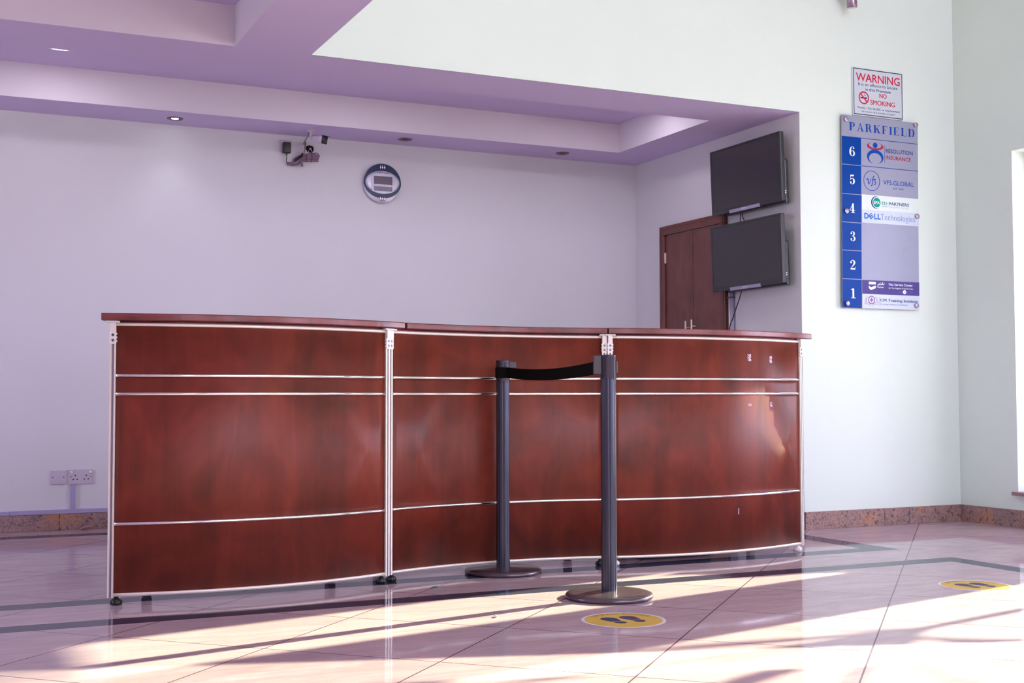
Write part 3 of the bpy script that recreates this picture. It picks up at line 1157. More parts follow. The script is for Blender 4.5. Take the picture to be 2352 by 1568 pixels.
# ------------------------------------------------------------------ door of the wall cupboard
def door():
    x = XA
    y0, y1, z1 = 6.896, 7.712, 2.024
    ft = .066
    mb = MB()
    mb.box((x - .030, y0, 0), (x, y0 + ft, z1 - ft - .0005), .003)
    mb.box((x - .030, y1 - ft, 0), (x, y1, z1 - ft - .0005), .003)
    mb.box((x - .030, y0, z1 - ft), (x, y1, z1), .004)
    for k in (.018, .036, .052):
        mb.box((x - .036 + k * .18, y0 + k, 0), (x - .02, y0 + k + .006, z1 - k - .0065), .001)
        mb.box((x - .036 + k * .18, y1 - k - .006, 0), (x - .02, y1 - k, z1 - k - .0065), .001)
        mb.box((x - .036 + k * .18, y0 + k, z1 - k - .006), (x - .02, y1 - k, z1 - k), .001)
    o = structure('door_1', mb, M['door_frame'])
    ym = 7.296
    leaves = []
    for a, b in ((y0 + ft + .002, ym - .0022), (ym + .0022, y1 - ft - .002)):
        leaves.append(MB().box((x - .016, a, .01), (x - .001, b, z1 - ft - .006), .0015).build('leaf', M['door_wood'], o))
    for leaf, yy, zt in ((leaves[0], ym - .035, 1.332), (leaves[1], ym + .040, 1.327)):
        mb = MB()
        mb.tube([(x - .055, yy, zt - .30), (x - .055, yy, zt)], .0065, 12)
        for zz in (zt - .265, zt - .045):
            mb.tube([(x - .055, yy, zz), (x - .012, yy, zz)], .0045, 10)
        mb.build('handle', M['alu'], leaf)
    for zz in (1.795, .30, 1.0):
        mb = MB()
        mb.box((x - .024, y1 - ft - .006, zz - .038), (x - .015, y1 - ft + .004, zz + .038), .001)
        mb.tube([(x - .025, y1 - ft - .001, zz - .038), (x - .025, y1 - ft - .001, zz + .038)], .004, 8)
        mb.build('hinge', M['alu'], leaves[1])
    return o


door()

# ------------------------------------------------------------------ televisions on the alcove wall
def television(zb, label, yc=6.566):
    W_, H_ = .752, .428
    xf = 4.722
    root = empty('television', (xf, yc, zb), -PI / 2, math.radians(1.9))
    tag(root, label, 'television', 'televisions stacked on the alcove wall')
    hw = W_ / 2
    b = .014
    mb = MB()
    mb.box((-hw, 0, 0), (hw, .028, H_), .004)
    mb.box((-hw + .07, .028, .0), (hw - .01, .062, H_ * .62), .012)
    mb.box((-hw + .12, .03, -.012), (hw - .005, .058, .03), .006)
    mb.build('shell', M['tv_body'], root, local=True)
    mb = MB()
    mb.box((-hw, -.004, .0302), (-hw + b, .002, H_ - b - .0002), .0008)
    mb.box((hw - b * .8, -.004, .0302), (hw, .002, H_ - b - .0002), .0008)
    mb.box((-hw, -.004, H_ - b), (hw, .002, H_), .0015)
    mb.box((-hw, -.004, 0), (hw, .002, .030), .0015)
    mb.build('bezel', M['tv_body'], root, local=True)
    MB().box((-hw + b, -.0015, .030), (hw - b * .8, .001, H_ - b)).build('screen', M['tv_screen'], root, local=True)
    mb = MB()
    mb.box((-hw + .205, -.010, -.006), (hw - .225, .004, .016), .002)
    strip = mb.build('strip', M['tv_strip'], root, local=True)
    mb = MB()
    put_text(mb, 'SONY', -.035, .022, .0015, .0115, -.0105, .012)
    mb.build('lettering', M['white_ink'], strip, local=True)
    mb = MB()
    mb.box((-.12, .058, .08), (.12, .098, .30), .004)
    mb.box((-.03, .06, .02), (.03, .09, .36), .003)
    mb.build('wall_bracket', M['black_plastic'], root, local=True)
    mb = MB()
    for zz in (.046, .058):
        mb.box((hw - .001, .022, zz), (hw + .0015, .030, zz + .007))
    mb.build('port', M['white_ink'], root, local=True)
    return root


television(1.998, 'upper of the two black televisions on the alcove wall, hung above the other')
television(1.494, 'lower of the two black televisions on the alcove wall, level with the cupboard door')


def cable(name, pts, r, mat, label, cat='cable', group=None):
    mb = MB()
    mb.tube(spline([tuple(p) for p in pts], 6), r, 8)
    return tag(mb.build(name, mat), label, cat, group)


cable('power_cable', [(4.775, 6.690, 2.01), (4.772, 6.698, 1.965), (4.778, 6.706, 1.91), (4.79, 6.71, 1.86)], .003, M['black_plastic'], 'left of the two thin black cables between the televisions')
cable('power_cable', [(4.775, 6.684, 2.01), (4.772, 6.672, 1.965), (4.778, 6.648, 1.91), (4.79, 6.64, 1.86)], .003, M['black_plastic'], 'right of the two thin black cables between the televisions, hanging slanted')
cable('power_cable', [(4.785, 6.712, 1.488), (4.780, 6.735, 1.43), (4.772, 6.79, 1.32), (4.766, 6.832, 1.22), (4.764, 6.87, .9), (4.764, 6.88, .4)], .0035, M['black_plastic'], 'thin black cable hanging slanted from the lower television to behind the counter')
r_ = empty('conduit_pipe', (4.79, 6.845, 0))
tag(r_, 'white conduit pipe running up the alcove wall beside the cupboard door', 'pipe')
MB().tube([(4.798, 6.862, .1), (4.798, 6.862, 1.488)], .0095, 12).build('pipe', M['white_plastic'], r_)
MB().tube([(4.795, 6.832, .1), (4.795, 6.832, 1.488)], .012, 12).build('pipe', M['trunking'], r_)
MB().box((4.783, 6.820, 1.450), (4.812, 6.876, 1.460), .001).build('bracket', M['grey_plastic'], r_)

# ------------------------------------------------------------------ clock
def clock():
    cx, cz = 2.797, 2.2605
    y = YB
    root = empty('wall_clock', (cx, y, cz))
    tag(root, 'round digital clock, silver and dark blue, on the wall right of the camera', 'clock')
    k = .1345 / 0.617      # the drawing below is in units where the outer radius is .617

    def S(p):
        return (cx + p[0] * k, cz + p[1] * k)
    mb = MB()
    mb.lathe([(.1345, 0), (.1345, -.020), (.1330, -.024), (.128, -.027), (.05, -.029), (.004, -.029)], (cx, y, cz), 72, 'Y')
    mb.build('case', M['clock_silver'], root)
    # dark blue band: the upper half of the case, narrowing to a lip below the face
    mb = MB()
    n = 72
    outer, inner = [], []
    for i in range(n):
        a = 2 * PI * i / n
        ca, sa = math.cos(a), math.sin(a)
        if sa > -0.10:
            o_ = (.612 * ca, .612 * sa)
        else:
            rz = .475 + .137 * max(0, 1 - (-sa - .10) / .25)
            dip = .012 * math.exp(-(ca / .15) ** 2)
            o_ = (.600 * ca, rz * sa + dip)
        outer.append(S(o_))
        inner.append(S((.565 * ca, .020 + .365 * sa)))
    mb.band(outer, inner, y - .024, y - .0345)
    mb.build('band', M['clock_blue'], root)
    mb = MB()
    rows = []
    for s, d in ((1.0, -.030), (.97, -.0355), (.8, -.038), (.4, -.039), (.02, -.039)):
        rows.append([(p[0], y + d, p[1]) for p in [S((.568 * s * math.cos(2 * PI * i / 64), .020 + .372 * s * math.sin(2 * PI * i / 64))) for i in range(64)]])
    g = mb.grid(rows, closed_u=True)
    mb.bm.faces.new(g[-1])
    face = mb.build('face', M['clock_silver'], root)
    # raised window frame with bowed edges, and the two displays
    mb = MB()
    o_, i_ = [], []
    N = 10
    L_, R_, Tp, Bt = -.345, .345, .262, -.262
    il, ir, it, ib = -.300, .312, .210, -.255
    for s in range(N):
        t = s / N
        o_.append(S((L_ + (R_ - L_) * t, Tp + .035 * math.sin(PI * t))))
        i_.append(S((il + (ir - il) * t, it)))
    for s in range(N):
        t = s / N
        o_.append(S((R_ + .02 * math.sin(PI * t), Tp + (Bt - Tp) * t)))
        i_.append(S((ir, it + (ib - it) * t)))
    for s in range(N):
        t = s / N
        o_.append(S((R_ + (L_ - R_) * t, Bt - .075 * math.sin(PI * t))))
        i_.append(S((ir + (il - ir) * t, ib)))
    for s in range(N):
        t = s / N
        o_.append(S((L_ - .02 * math.sin(PI * t), Bt + (Tp - Bt) * t)))
        i_.append(S((il, ib + (it - ib) * t)))
    mb.band(o_, i_, y - .0385, y - .0425)
    mb.build('display_frame', M['clock_silver'], face)
    a, b = S((il, -.048)), S((ir, it))
    MB().box((a[0], y - .0385, a[1]), (b[0], y - .0400, b[1])).build('upper_display', M['clock_lcd'], face)
    a, b = S((il, ib)), S((ir, -.108))
    MB().box((a[0], y - .0385, a[1]), (b[0], y - .0400, b[1])).build('lower_display', M['clock_lcd2'], face)
    a, b = S((il, -.110)), S((ir, -.046))
    MB().box((a[0], y - .0385, a[1]), (b[0], y - .0415, b[1])).build('divider', M['white_ink'], face)
    mb = MB()
    put_text(mb, 'KADIO', S((-.185, 0))[0], S((.005, 0))[0], S((0, .312))[1], S((0, .345))[1], y - .0415, .02)
    put_text(mb, 'KD-3806N', S((.045, 0))[0], S((.200, 0))[0], S((0, .302))[1], S((0, .322))[1], y - .0415, .02)
    put_text(mb, 'MONTH  DATE  DAY TEMPERATURE   TEMP', S((il + .01, 0))[0], S((ir - .01, 0))[0], S((0, -.088))[1], S((0, -.070))[1], y - .0420, .01)
    mb.build('lettering', M['navy'], face)
    for zz, dz in ((.600, -.155), (-.425, -.165)):
        for xx in (-.070, -.002, .068):
            mb = MB()
            p = [(xx, zz + (.02 if zz > 0 else 0)), (xx, zz - .04), (xx, zz + dz * .8), (xx, zz + dz)]
            yy = (y - .010, y - .031, y - .037, y - .029) if zz > 0 else (y - .029, y - .036, y - .031, y - .010)
            mb.tube([(S(q)[0], yv, S(q)[1]) for q, yv in zip(p, yy)], .0045, 10)
            mb.build('grip_bar', M['chrome'], root)


clock()

# ------------------------------------------------------------------ security camera, its socket and cables
def sec_camera():
    root = empty('security_camera', (2.247, 7.875, ZS))
    tag(root, 'small white bullet security camera hanging from the soffit above the cable bundle', 'camera')
    cx, cy = 2.247, 7.875
    MB().lathe([(.026, ZS), (.0262, ZS - .006), (.024, ZS - .011), (.013, ZS - .013), (.0125, ZS - .028), (.011, ZS - .030)], (cx, cy, 0), 32).build('mount', M['cam_white'], root)
    mb = MB()
    mb.tube([(cx, cy, ZS - .028), (cx, cy, ZS - .052)], .0105, 16)
    mb.tube([(cx - .002, cy + .004, ZS - .050), (cx + .012, cy - .012, ZS - .052)], .010, 14)
    mb.build('joint', M['cam_white'], root)
    d = Vector((.50, -.84, -.20)).normalized()
    q = d.to_track_quat('Y', 'Z').to_matrix().to_4x4()
    org = Vector((cx + .004, cy - .004, ZS - .056))
    T_ = Matrix.Translation(org) @ q

    def local(mbx, name, mat, par):
        bmesh.ops.transform(mbx.bm, matrix=T_, verts=mbx.bm.verts[:])
        return mbx.build(name, mat, par)
    mb = MB()
    rows = []
    for yy, s in ((-.004, .35), (.006, .62), (.03, .86), (.07, 1.0), (.105, 1.04)):
        ring = []
        for i in range(28):
            a = 2 * PI * i / 28
            e_ = 3.0
            c_, s_ = math.cos(a), math.sin(a)
            rr = .0255 * s / ((abs(c_) ** e_ + abs(s_) ** e_) ** (1 / e_))
            ring.append((rr * c_, yy, rr * s_))
        rows.append(ring)
    g = mb.grid(rows, closed_u=True)
    mb.bm.faces.new(g[0])
    mb.bm.faces.new(g[-1])
    body = local(mb, 'body', M['cam_white'], root)
    mb = MB()
    mb.box((-.0255, .104, -.0255), (.0255, .112, .0262), .005)
    mb.box((-.0265, .102, .0235), (.0265, .128, .0272), .002)
    local(mb, 'front_glass', M['black_plastic'], body)
    mb = MB()
    mb.lathe([(.014, .112), (.014, .1135), (.010, .114), (.006, .1128), (.001, .1128)], (0, 0, 0), 24, 'Y')
    local(mb, 'lens', M['lens'], body)
    mb = MB()
    mb.tube(spline([(cx - .018, cy + .01, ZS - .010), (cx - .012, cy + .05, ZS - .03), (cx - .010, YB - .06, ZS - .06), (2.256, YB - .035, 2.475), (2.254, YB - .030, 2.44), (2.240, YB - .030, 2.40), (2.229, YB - .036, 2.375)], 8), .0032, 8)
    cord = mb.build('lead', M['cable_grey'], root)
    mb = MB()
    mb.tube([(2.2555, YB - .036, 2.497), (2.2565, YB - .035, 2.48), (2.2555, YB - .0335, 2.452)], .0062, 10)
    mb.build('connector', M['cable_grey'], cord)


sec_camera()


def socket_plate(root, x0, x1, z0, z1, mat=M['socket'], d=.010):
    return MB().box((x0, YB - d, z0), (x1, YB, z1), .003).build('plate', mat, root)


r_ = empty('wall_socket', (2.129, YB, 2.464))
tag(r_, 'square single wall socket high under the soffit, behind the black plug adapter', 'socket')
socket_plate(r_, 2.086, 2.171, 2.423, 2.505)
MB().box((2.150, YB - .0145, 2.474), (2.162, YB - .009, 2.486), .002).build('switch', M['white_plastic'], r_)
r_ = empty('plug_adapter', (2.132, YB - .0105, 2.45))
tag(r_, 'black power adapter plugged into the socket beside the security camera', 'adapter')
MB().box((2.106, YB - .050, 2.412), (2.156, YB - .0105, 2.486), .006).build('housing', M['black_plastic'], r_)
mb = MB()
mb.tube(spline([(2.131, YB - .030, 2.415), (2.131, YB - .030, 2.39), (2.131, YB - .026, 2.36), (2.139, YB - .022, 2.346)], 6), .0026, 8)
mb.tube([(2.131, YB - .030, 2.415), (2.131, YB - .030, 2.400)], .0045, 8)
mb.build('lead', M['black_plastic'], r_)

r_ = empty('cable_bundle', (2.25, YB, 2.38))
tag(r_, 'mauve bundle of coiled cables tied up on the wall below the camera', 'cable bundle')
mb = MB()
for k, (dz, dy, rr) in enumerate(((0, 0, .010), (.012, .010, .008))):
    mb.tube(spline([(2.139, YB - .022 - dy, 2.345 + dz * .2), (2.175, YB - .022 - dy, 2.344 + dz * .5), (2.205, YB - .024 - dy, 2.352 + dz), (2.235, YB - .024 - dy, 2.372 + dz), (2.29, YB - .022 - dy, 2.381 + dz), (2.347, YB - .022 - dy, 2.383 + dz)], 8), rr, 12)
mb.build('sleeve', M['cable_mauve'], r_)
mb = MB()
for k, dz in enumerate((0, .008, -.007)):
    mb.tube(spline([(2.180, YB - .024, 2.364 + dz), (2.205, YB - .026, 2.380 + dz), (2.233, YB - .026, 2.395 + dz), (2.29, YB - .024, 2.411 + dz), (2.35, YB - .022, 2.404 + dz)], 8), .0085, 12)
mb.build('sleeve', M['cable_mauve'], r_)
mb = MB()
for k in range(7):
    t = k / 6
    x, z = 2.186 + .05 * t, 2.372 + .032 * t
    mb.tube([(x + .010 * math.cos(a) * .5, YB - .026 + .014 * math.sin(a), z + .016 * math.cos(a)) for a in [2 * PI * i / 10 for i in range(11)]], .0022, 6)
for x, z in ((2.262, 2.392), (2.300, 2.396)):
    mb.tube([(x, YB - .024 + .019 * math.sin(a), z + .027 * math.cos(a)) for a in [2 * PI * i / 14 for i in range(15)]], .0018, 6)
mb.tube([(2.228, YB - .034, 2.395), (2.234, YB - .036, 2.424)], .0022, 6)
mb.build('cable_tie', M['black_plastic'], r_)
mb = MB()
mb.tube(spline([(2.300, YB - .01, 2.438), (2.312, YB - .030, 2.428), (2.335, YB - .034, 2.430), (2.353, YB - .030, 2.415), (2.350, YB - .028, 2.400)], 6), .0018, 6)
mb.tube(spline([(2.290, YB - .008, 2.450), (2.298, YB - .024, 2.432), (2.305, YB - .028, 2.412)], 6), .003, 6)
mb.build('wire', M['black_plastic'], r_)
mb = MB()
mb.tube(spline([(2.229, YB - .040, 2.384), (2.226, YB - .044, 2.362), (2.229, YB - .044, 2.340)], 6), .0045, 10)
mb.tube([(2.228, YB - .044, 2.352), (2.230, YB - .044, 2.343), (2.2335, YB - .043, 2.330)], .0078, 12)
mb.tube(spline([(2.193, YB - .03, 2.346), (2.207, YB - .038, 2.338), (2.222, YB - .040, 2.346)], 6), .0016, 6)
mb.build('plug', M['cable_grey'], r_)
# ragged opening in the plaster
rnd = random.Random(3)
r_ = empty('junction_hole', (2.296, YB, 2.461))
tag(r_, 'ragged dark cable opening broken into the plaster below the camera', 'wall opening')
ol, il = [], []
for i in range(26):
    a = 2 * PI * i / 26
    r = .0275 * (1 + .18 * (rnd.random() - .5))
    ol.append((2.296 + r * math.cos(a), 2.461 + r * .88 * math.sin(a)))
    il.append((2.296 + r * 1.13 * math.cos(a), 2.461 + r * 1.0 * math.sin(a)))
MB().prism(ol, YB - .0012, YB + .004).build('opening', M['hole'], r_)
MB().band(il, ol, YB - .0035, YB).build('broken_edge', M['cam_white'], r_)
mb = MB()
mb.tube(spline([(2.292, YB - .002, 2.456), (2.298, YB - .012, 2.464), (2.302, YB - .012, 2.452), (2.308, YB - .004, 2.448)], 5), .003, 8)
mb.tube([(2.288, YB - .002, 2.447), (2.282, YB - .012, 2.432), (2.277, YB - .014, 2.415)], .003, 8)
mb.build('wire', M['white_plastic'], r_)

# ------------------------------------------------------------------ sockets and trunking low on the left
r_ = empty('blank_plate', (.736, YB, .321))
tag(r_, 'square blank socket plate, left of the double socket', 'socket plate')
pl = socket_plate(r_, .693, .779, .278, .364)
for x in (.7045, .7680):
    MB().lathe([(.0035, 0), (.0035, -.0012), (.0006, -.0012)], (x, YB - .010, .3215), 14, 'Y').build('screw', M['screw'], r_)
r_ = empty('double_socket', (.866, YB, .321))
tag(r_, 'double wall socket with six pin holes, right of the blank plate', 'socket')
socket_plate(r_, .794, .939, .276, .366)
for x in (.8125, .9225):
    MB().lathe([(.009, 0), (.009, -.004), (.007, -.006), (.001, -.0065)], (x, YB - .010, .348), 20, 'Y').build('switch', M['white_plastic'], r_)
for x in (.835, .899):
    mb = MB()
    mb.box((x - .0028, YB - .0108, .324), (x + .0028, YB - .009, .333))
    for dx in (-.0115, .0115):
        mb.box((x + dx - .0045, YB - .0108, .3035), (x + dx + .0045, YB - .009, .3090))
    mb.build('pin_hole', M['black_plastic'], r_)
for x in (.8085, .926):
    MB().lathe([(.0035, 0), (.0035, -.0012), (.0006, -.0012)], (x, YB - .010, .3215), 14, 'Y').build('screw', M['screw'], r_)
tag(MB().box((.8085, YB - .016, .126), (.8365, YB, .276), .002).build('cable_trunking', M['trunking']), 'short upright trunking running down from the double socket', 'cable trunking')
tag(MB().box((.464, YB - .020, .1005), (XA - .02, YB, .1255), .002).build('cable_trunking', M['trunking']), 'long grey trunking on the skirting, from its joint under the blank plate to the counter', 'cable trunking')
tag(MB().box((XL + .01, YB - .020, .1005), (.4625, YB, .1245), .002).build('cable_trunking', M['trunking']), 'grey trunking on the skirting at the left edge, left of its joint', 'cable trunking')
mb = MB()
rows = []
for i in range(12):
    t = i / 11
    a = t * PI
    ring = []
    for j in range(9):
        s = j / 8 - .5
        x = .852 + .078 * t
        y = 8.000 + .010 * math.sin(PI * t) + s * .048 * math.sin(PI * (.12 + .76 * t))
        z = .004 + .085 * s * s * math.sin(PI * t) + .045 * (t - .35) ** 2
        ring.append((x, y, z))
    rows.append(ring)
mb.grid(rows)
o = mb.build('dry_husk', M['shard'])
md = o.modifiers.new('thickness', 'SOLIDIFY')
md.thickness = .002
tag(o, 'curled dry brown husk lying on the floor below the double socket', 'debris')
tag(MB().tube([(1.940, 4.953, .003), (1.953, 4.948, .005), (1.968, 4.944, .003)], .004, 8, taper=lambda t: .35 + 1.2 * t * (1 - t) * 2).build('leaf_scrap', M['green_bit']), 'tiny green scrap on the floor between the dark stripes', 'debris')
tag(MB().tube([(1.892, 4.186, .004), (1.900, 4.209, .004)], .0038, 8).build('paper_scrap', M['paper_bit']), 'tiny white scrap on the sunlit floor left of the front barrier post', 'debris')

# ------------------------------------------------------------------ ceiling lights
def downlight(x, y, lit, label):
    root = empty('downlight', (x, y, ZS))
    tag(root, label, 'ceiling light', 'small recessed downlights in the soffit')
    MB().lathe([(.049, ZS), (.049, ZS - .004), (.044, ZS - .006), (.033, ZS - .003), (.031, ZS - .0005)], (x, y, 0), 40).build('ring', M['downlight_ring'], root)
    MB().lathe([(.0325, ZS - .0012), (.030, ZS - .0035), (.022, ZS - .002), (.021, ZS - .001)], (x, y, 0), 32).build('gimbal', M['downlight_core'], root)
    MB().lathe([(.0215, ZS - .001), (.018, ZS - .0045), (.001, ZS - .006)], (x, y, 0), 28).build('lamp', M['lamp_on'] if lit else M['downlight_core'], root)
    if lit:
        l = bpy.data.lights.new('downlight_beam', 'SPOT')
        l.energy = 1.1
        l.color = (.85, .97, 1.0)
        l.spot_size = math.radians(95)
        l.spot_blend = .9
        l.shadow_soft_size = .02
        lo = bpy.data.objects.new('downlight_beam', l)
        COL.objects.link(lo)
        lo.location = (x, y, ZS - .02)


downlight(1.377, 7.893, True, 'lit downlight in the soffit, left of the security camera')
downlight(2.898, 7.893, False, 'unlit downlight in the soffit above the wall clock')
downlight(4.086, 7.880, False, 'unlit downlight in the soffit, rightmost, nearest the televisions')
for px, py, lb in ((.643, 7.215, 'large bright round panel light in the ceiling trough, mostly hidden by its edge'),
                   (2.45, 7.00, 'added round panel light, out of view inside the ceiling trough above the wall clock'),  # this lamp and the next are added, unseen, to brighten the alcove
                   (4.05, 7.00, 'added round panel light, out of view inside the ceiling trough, nearest the televisions')):
    r_ = empty('round_panel_light', (px, py, ZT))
    tag(r_, lb, 'ceiling light', 'round panel lights in the ceiling trough')
    MB().lathe([(.112, ZT), (.112, ZT - .005), (.104, ZT - .007), (.100, ZT - .003)], (px, py, 0), 48).build('ring', M['white_plastic'], r_)
    MB().lathe([(.1005, ZT - .001), (.100, ZT - .005), (.001, ZT - .0055)], (px, py, 0), 48).build('diffuser', M['panel_on'], r_)

# wall spot on the front wall
r_ = empty('wall_spotlight', (5.15, YF, 3.34))
tag(r_, 'mauve metal tube spotlight high on the white wall above the warning sign', 'wall light')
mb = MB()
mb.lathe([(.035, 0), (.035, -.012), (.030, -.016), (.001, -.016)], (5.118, YF, 3.42), 28, 'Y')
mb.build('wall_plate', M['bronze'], r_)
mb = MB()
mb.tube([(5.118, YF - .01, 3.42), (5.120, YF - .055, 3.40), (5.128, YF - .085, 3.36)], .010, 12)
mb.box((5.108, YF - .10, 3.270), (5.126, YF - .06, 3.40), .003)
mb.build('arm', M['bronze'], r_)
mb = MB()
a, b = Vector((5.143, YF - .10, 3.395)), Vector((5.162, YF - .085, 3.209))
d = (b - a).normalized()
mb.tube([a, a + d * .02, b - d * .028, b - d * .027, b - d * .026, b], .0315, 32, taper=lambda t: 1.0)
mb.build('tube', M['bronze'], r_)
MB().tube([b - d * .0266, b - d * .0252], .0319, 32).build('seam', M['screw'], r_)
MB().tube([b - d * .004, b + d * .0006], .027, 28).build('lens', M['lens'], r_)

# ------------------------------------------------------------------ warning sign
def warning():
    y = 6.126
    root = empty('warning_sign', (5.427, YF, 2.713))
    tag(root, 'small white no smoking warning sign with a dark border, above the directory board', 'sign')
    MB().box((5.2215, y, 2.560), (5.6245, YF - .0005, 2.8625), .001).build('panel', M['sign_white'], root)
    mb = MB()
    x0, x1, z0, z1 = 5.2295, 5.6245, 2.5675, 2.8605
    t = .005
    yy = y - .0006
    mb.band([(x0, z0), (x1, z0), (x1, z1), (x0, z1)], [(x0 + t, z0 + t), (x1 - t, z0 + t), (x1 - t, z1 - t), (x0 + t, z1 - t)], yy, y + .0005)
    mb.build('border', M['sign_edge'], root)
    mb = MB()
    for s, a, b, c, d_ in (('WARNING', 5.2489, 5.6053, 2.7803, 2.8314), ('NO', 5.4362, 5.4954, 2.6878, 2.7156), ('SMOKING', 5.3616, 5.5603, 2.6390, 2.6689)):
        MB_ = MB()
        for k_ in range(1 if s == 'WARNING' else 3):
            put_text(MB_, s, a + .0007 * k_, b - .0014 + .0007 * k_, c, d_, yy - .0001 * k_, .014 if s == 'WARNING' else 0.0)
        MB_.build('red_lettering', M['red'], root)
    for s, a, b, c, d_ in (('It is an offence to Smoke', 5.2665, 5.5845, 2.7531, 2.7715), ('in this Premises', 5.3227, 5.5294, 2.7235, 2.7419),
                           ('"Penalty - Ksh 50,000/- or imprisonment', 5.2544, 5.6011, 2.6068, 2.6194), ('for a term of 6 months or both"', 5.2913, 5.5621, 2.5852, 2.5967)):
        put_text(MB_ := MB(), s, a, b, c, d_, yy, .006)
        MB_.build('blue_lettering', M['navy'], root)
    cx, cz, R, r = 5.3103, 2.6765, .0408, .0325
    mb = MB()
    mb.prism(rect(5.2829, 2.6715, 5.3348, 2.6805), yy + .0003, yy)
    for q in stroke([(5.326, 2.690, .003), (5.318, 2.693, .004), (5.314, 2.699, .003), (5.308, 2.703, .002)], 5):
        mb.face([(p[0], yy, p[1]) for p in q])
    mb.build('cigarette', M['navy'], root)
    mb = MB()
    mb.band(ell(cx, cz, R, R, 56), ell(cx, cz, r, r, 56), yy - .0003, yy)
    d_ = r * .7071
    h = .0032
    mb.prism([(cx - d_ - h, cz + d_ - h), (cx + d_ - h, cz - d_ - h), (cx + d_ + h, cz - d_ + h), (cx - d_ + h, cz + d_ + h)], yy - .0004, yy)
    mb.build('prohibition_ring', M['red'], root)


warning()

# ------------------------------------------------------------------ directory board
def board():
    y = 6.112
    z0, z1 = 1.3487, 2.5512
    W_ = .6150

    def xl(z):
        return 5.1205 - .0140 * (z1 - z) / (z1 - z0)

    def quad(mb, f0, f1, za, zb, yy, yb_=None):
        """a plate between fractions f0..f1 of the width"""
        pts_ = [(xl(za) + W_ * f0, za), (xl(za) + W_ * f1, za), (xl(zb) + W_ * f1, zb), (xl(zb) + W_ * f0, zb)]
        mb.prism(pts_, yy, yb_ if yb_ is not None else y + .0003)
    root = empty('directory_board', (5.42, YF, 1.95))
    tag(root, 'tall silver and blue floor directory board on the white wall, below the warning sign', 'sign')
    mb = MB()
    quad(mb, 0, 1, z0, z1, y, y + .004)
    mb.build('panel', M['silver'], root)
    for px, pz in ((5.1499, 2.5225), (5.7141, 2.5372), (5.1446, 1.9483), (5.7132, 1.9484), (5.1426, 1.3747), (5.6953, 1.3775)):
        mb = MB()
        mb.lathe([(.012, .0205), (.012, -.006), (.0158, -.006), (.0160, -.010), (.0145, -.0125), (.001, -.013)], (px, y, pz), 24, 'Y')
        mb.build('standoff', M['standoff'], root)
    L = [2.4155, 2.2408, 2.0575, 1.8805, 1.7056, 1.5279, z0]
    fb = .250
    g = .0022
    for k, (dg_, (a, b, c, d_)) in enumerate((('6', (5.1740, 5.2199, 2.2948, 2.3560)), ('5', (5.1735, 5.2174, 2.1186, 2.1796)), ('4', (5.1714, 5.2147, 1.9403, 1.9995)),
                                              ('3', (5.1710, 5.2135, 1.7633, 1.8239)), ('2', (5.1679, 5.2110, 1.5864, 1.6464)), ('1', (5.1714, 5.2092, 1.4092, 1.4690)))):
        mb = MB()
        quad(mb, .002, fb - .004, L[k + 1] + (g if k < 5 else .001), L[k] - g, y - .0012)
        o = mb.build('floor_plate', M['blue'], root)
        mb = MB()
        put_serif(mb, dg_, a, b, c, d_, y - .0018)
        mb.build('numeral', M['white_ink'], o)
    mb = MB()
    put_serif(mb, 'PARKFIELD', 5.1788, 5.7069, 2.4572, 2.5080, y - .0008, .20)
    for zz in L[:2]:
        quad(mb, fb if zz < 2.3 else .0, 1, zz - .0018, zz + .0018, y - .0008)
    mb.build('heading', M['logo_blue'], root)
    yy = y - .0009
    # sixth floor
    mb = MB()
    put_text(mb, 'RESOLUTION', 5.4680, 5.6886, 2.3388, 2.3643, yy, .010)
    mb.prism(rect(5.4570, 2.2754, 5.4584, 2.3834), yy, y)
    mb.build('tenant_lettering', M['navy'], root)
    mb = MB()
    put_text(mb, 'INSURANCE', 5.4671, 5.6721, 2.2968, 2.3211, yy, .010)
    mb.build('tenant_lettering', M['crimson'], root)
    mb = MB()
    n_ = 48
    o_ = ell(5.3838, 2.3729, .0656, .0245, n_)
    i_ = ell(5.3838, 2.3790, .0512, .0188, n_)
    mb.band(o_, i_, yy, y)
    mb.build('logo_ring', M['crimson'], root)
    mb = MB()
    o_ = ell(5.3825, 2.3050, .0655, .0455, n_)
    i_ = ell(5.3828, 2.2938, .0502, .0356, n_)
    a0, a1 = -PI / 2 + .30, 1.5 * PI - .30
    mb.band(ell(5.3825, 2.3050, .0655, .0455, n_, a0, a1, closed=False), ell(5.3828, 2.2945, .0502, .0352, n_, a0, a1, closed=False), yy, y, closed=False)
    mb.prism(ell(5.3836, 2.3788, .0180, .0165, 28), yy - .0005, y)
    mb.build('logo_figure', M['logo_blue'], root)
    # fifth floor
    mb = MB()
    put_text(mb, 'VFS.GLOBAL', 5.4438, 5.6943, 2.1362, 2.1638, yy, .002)
    mb.build('tenant_lettering', M['logo_blue'], root)
    mb = MB()
    put_text(mb, 'EST. 2001', 5.5249, 5.6115, 2.1095, 2.1199, yy, .008, 1.15)
    mb.build('tenant_lettering', M['logo_blue'], root)
    mb = MB()
    mb.band(ell(5.3515, 2.1520, .0650, .0637, 64), ell(5.3515, 2.1520, .0617, .0604, 64), yy, y)
    S_ = []
    S_ += stroke([(5.3125, 2.153, .003), (5.3130, 2.1600, .006), (5.3200, 2.1625, .006), (5.3240, 2.1500, .007), (5.3262, 2.1330, .006), (5.3300, 2.1325, .004), (5.3400, 2.1460, .004), (5.3440, 2.1600, .005), (5.3420, 2.1625, .004)], 5)
    S_ += stroke([(5.3725, 2.1790, .005), (5.3695, 2.1830, .004), (5.3650, 2.1780, .005), (5.3590, 2.1500, .006), (5.3530, 2.1270, .005), (5.3470, 2.1195, .005), (5.3430, 2.1225, .005)], 5)
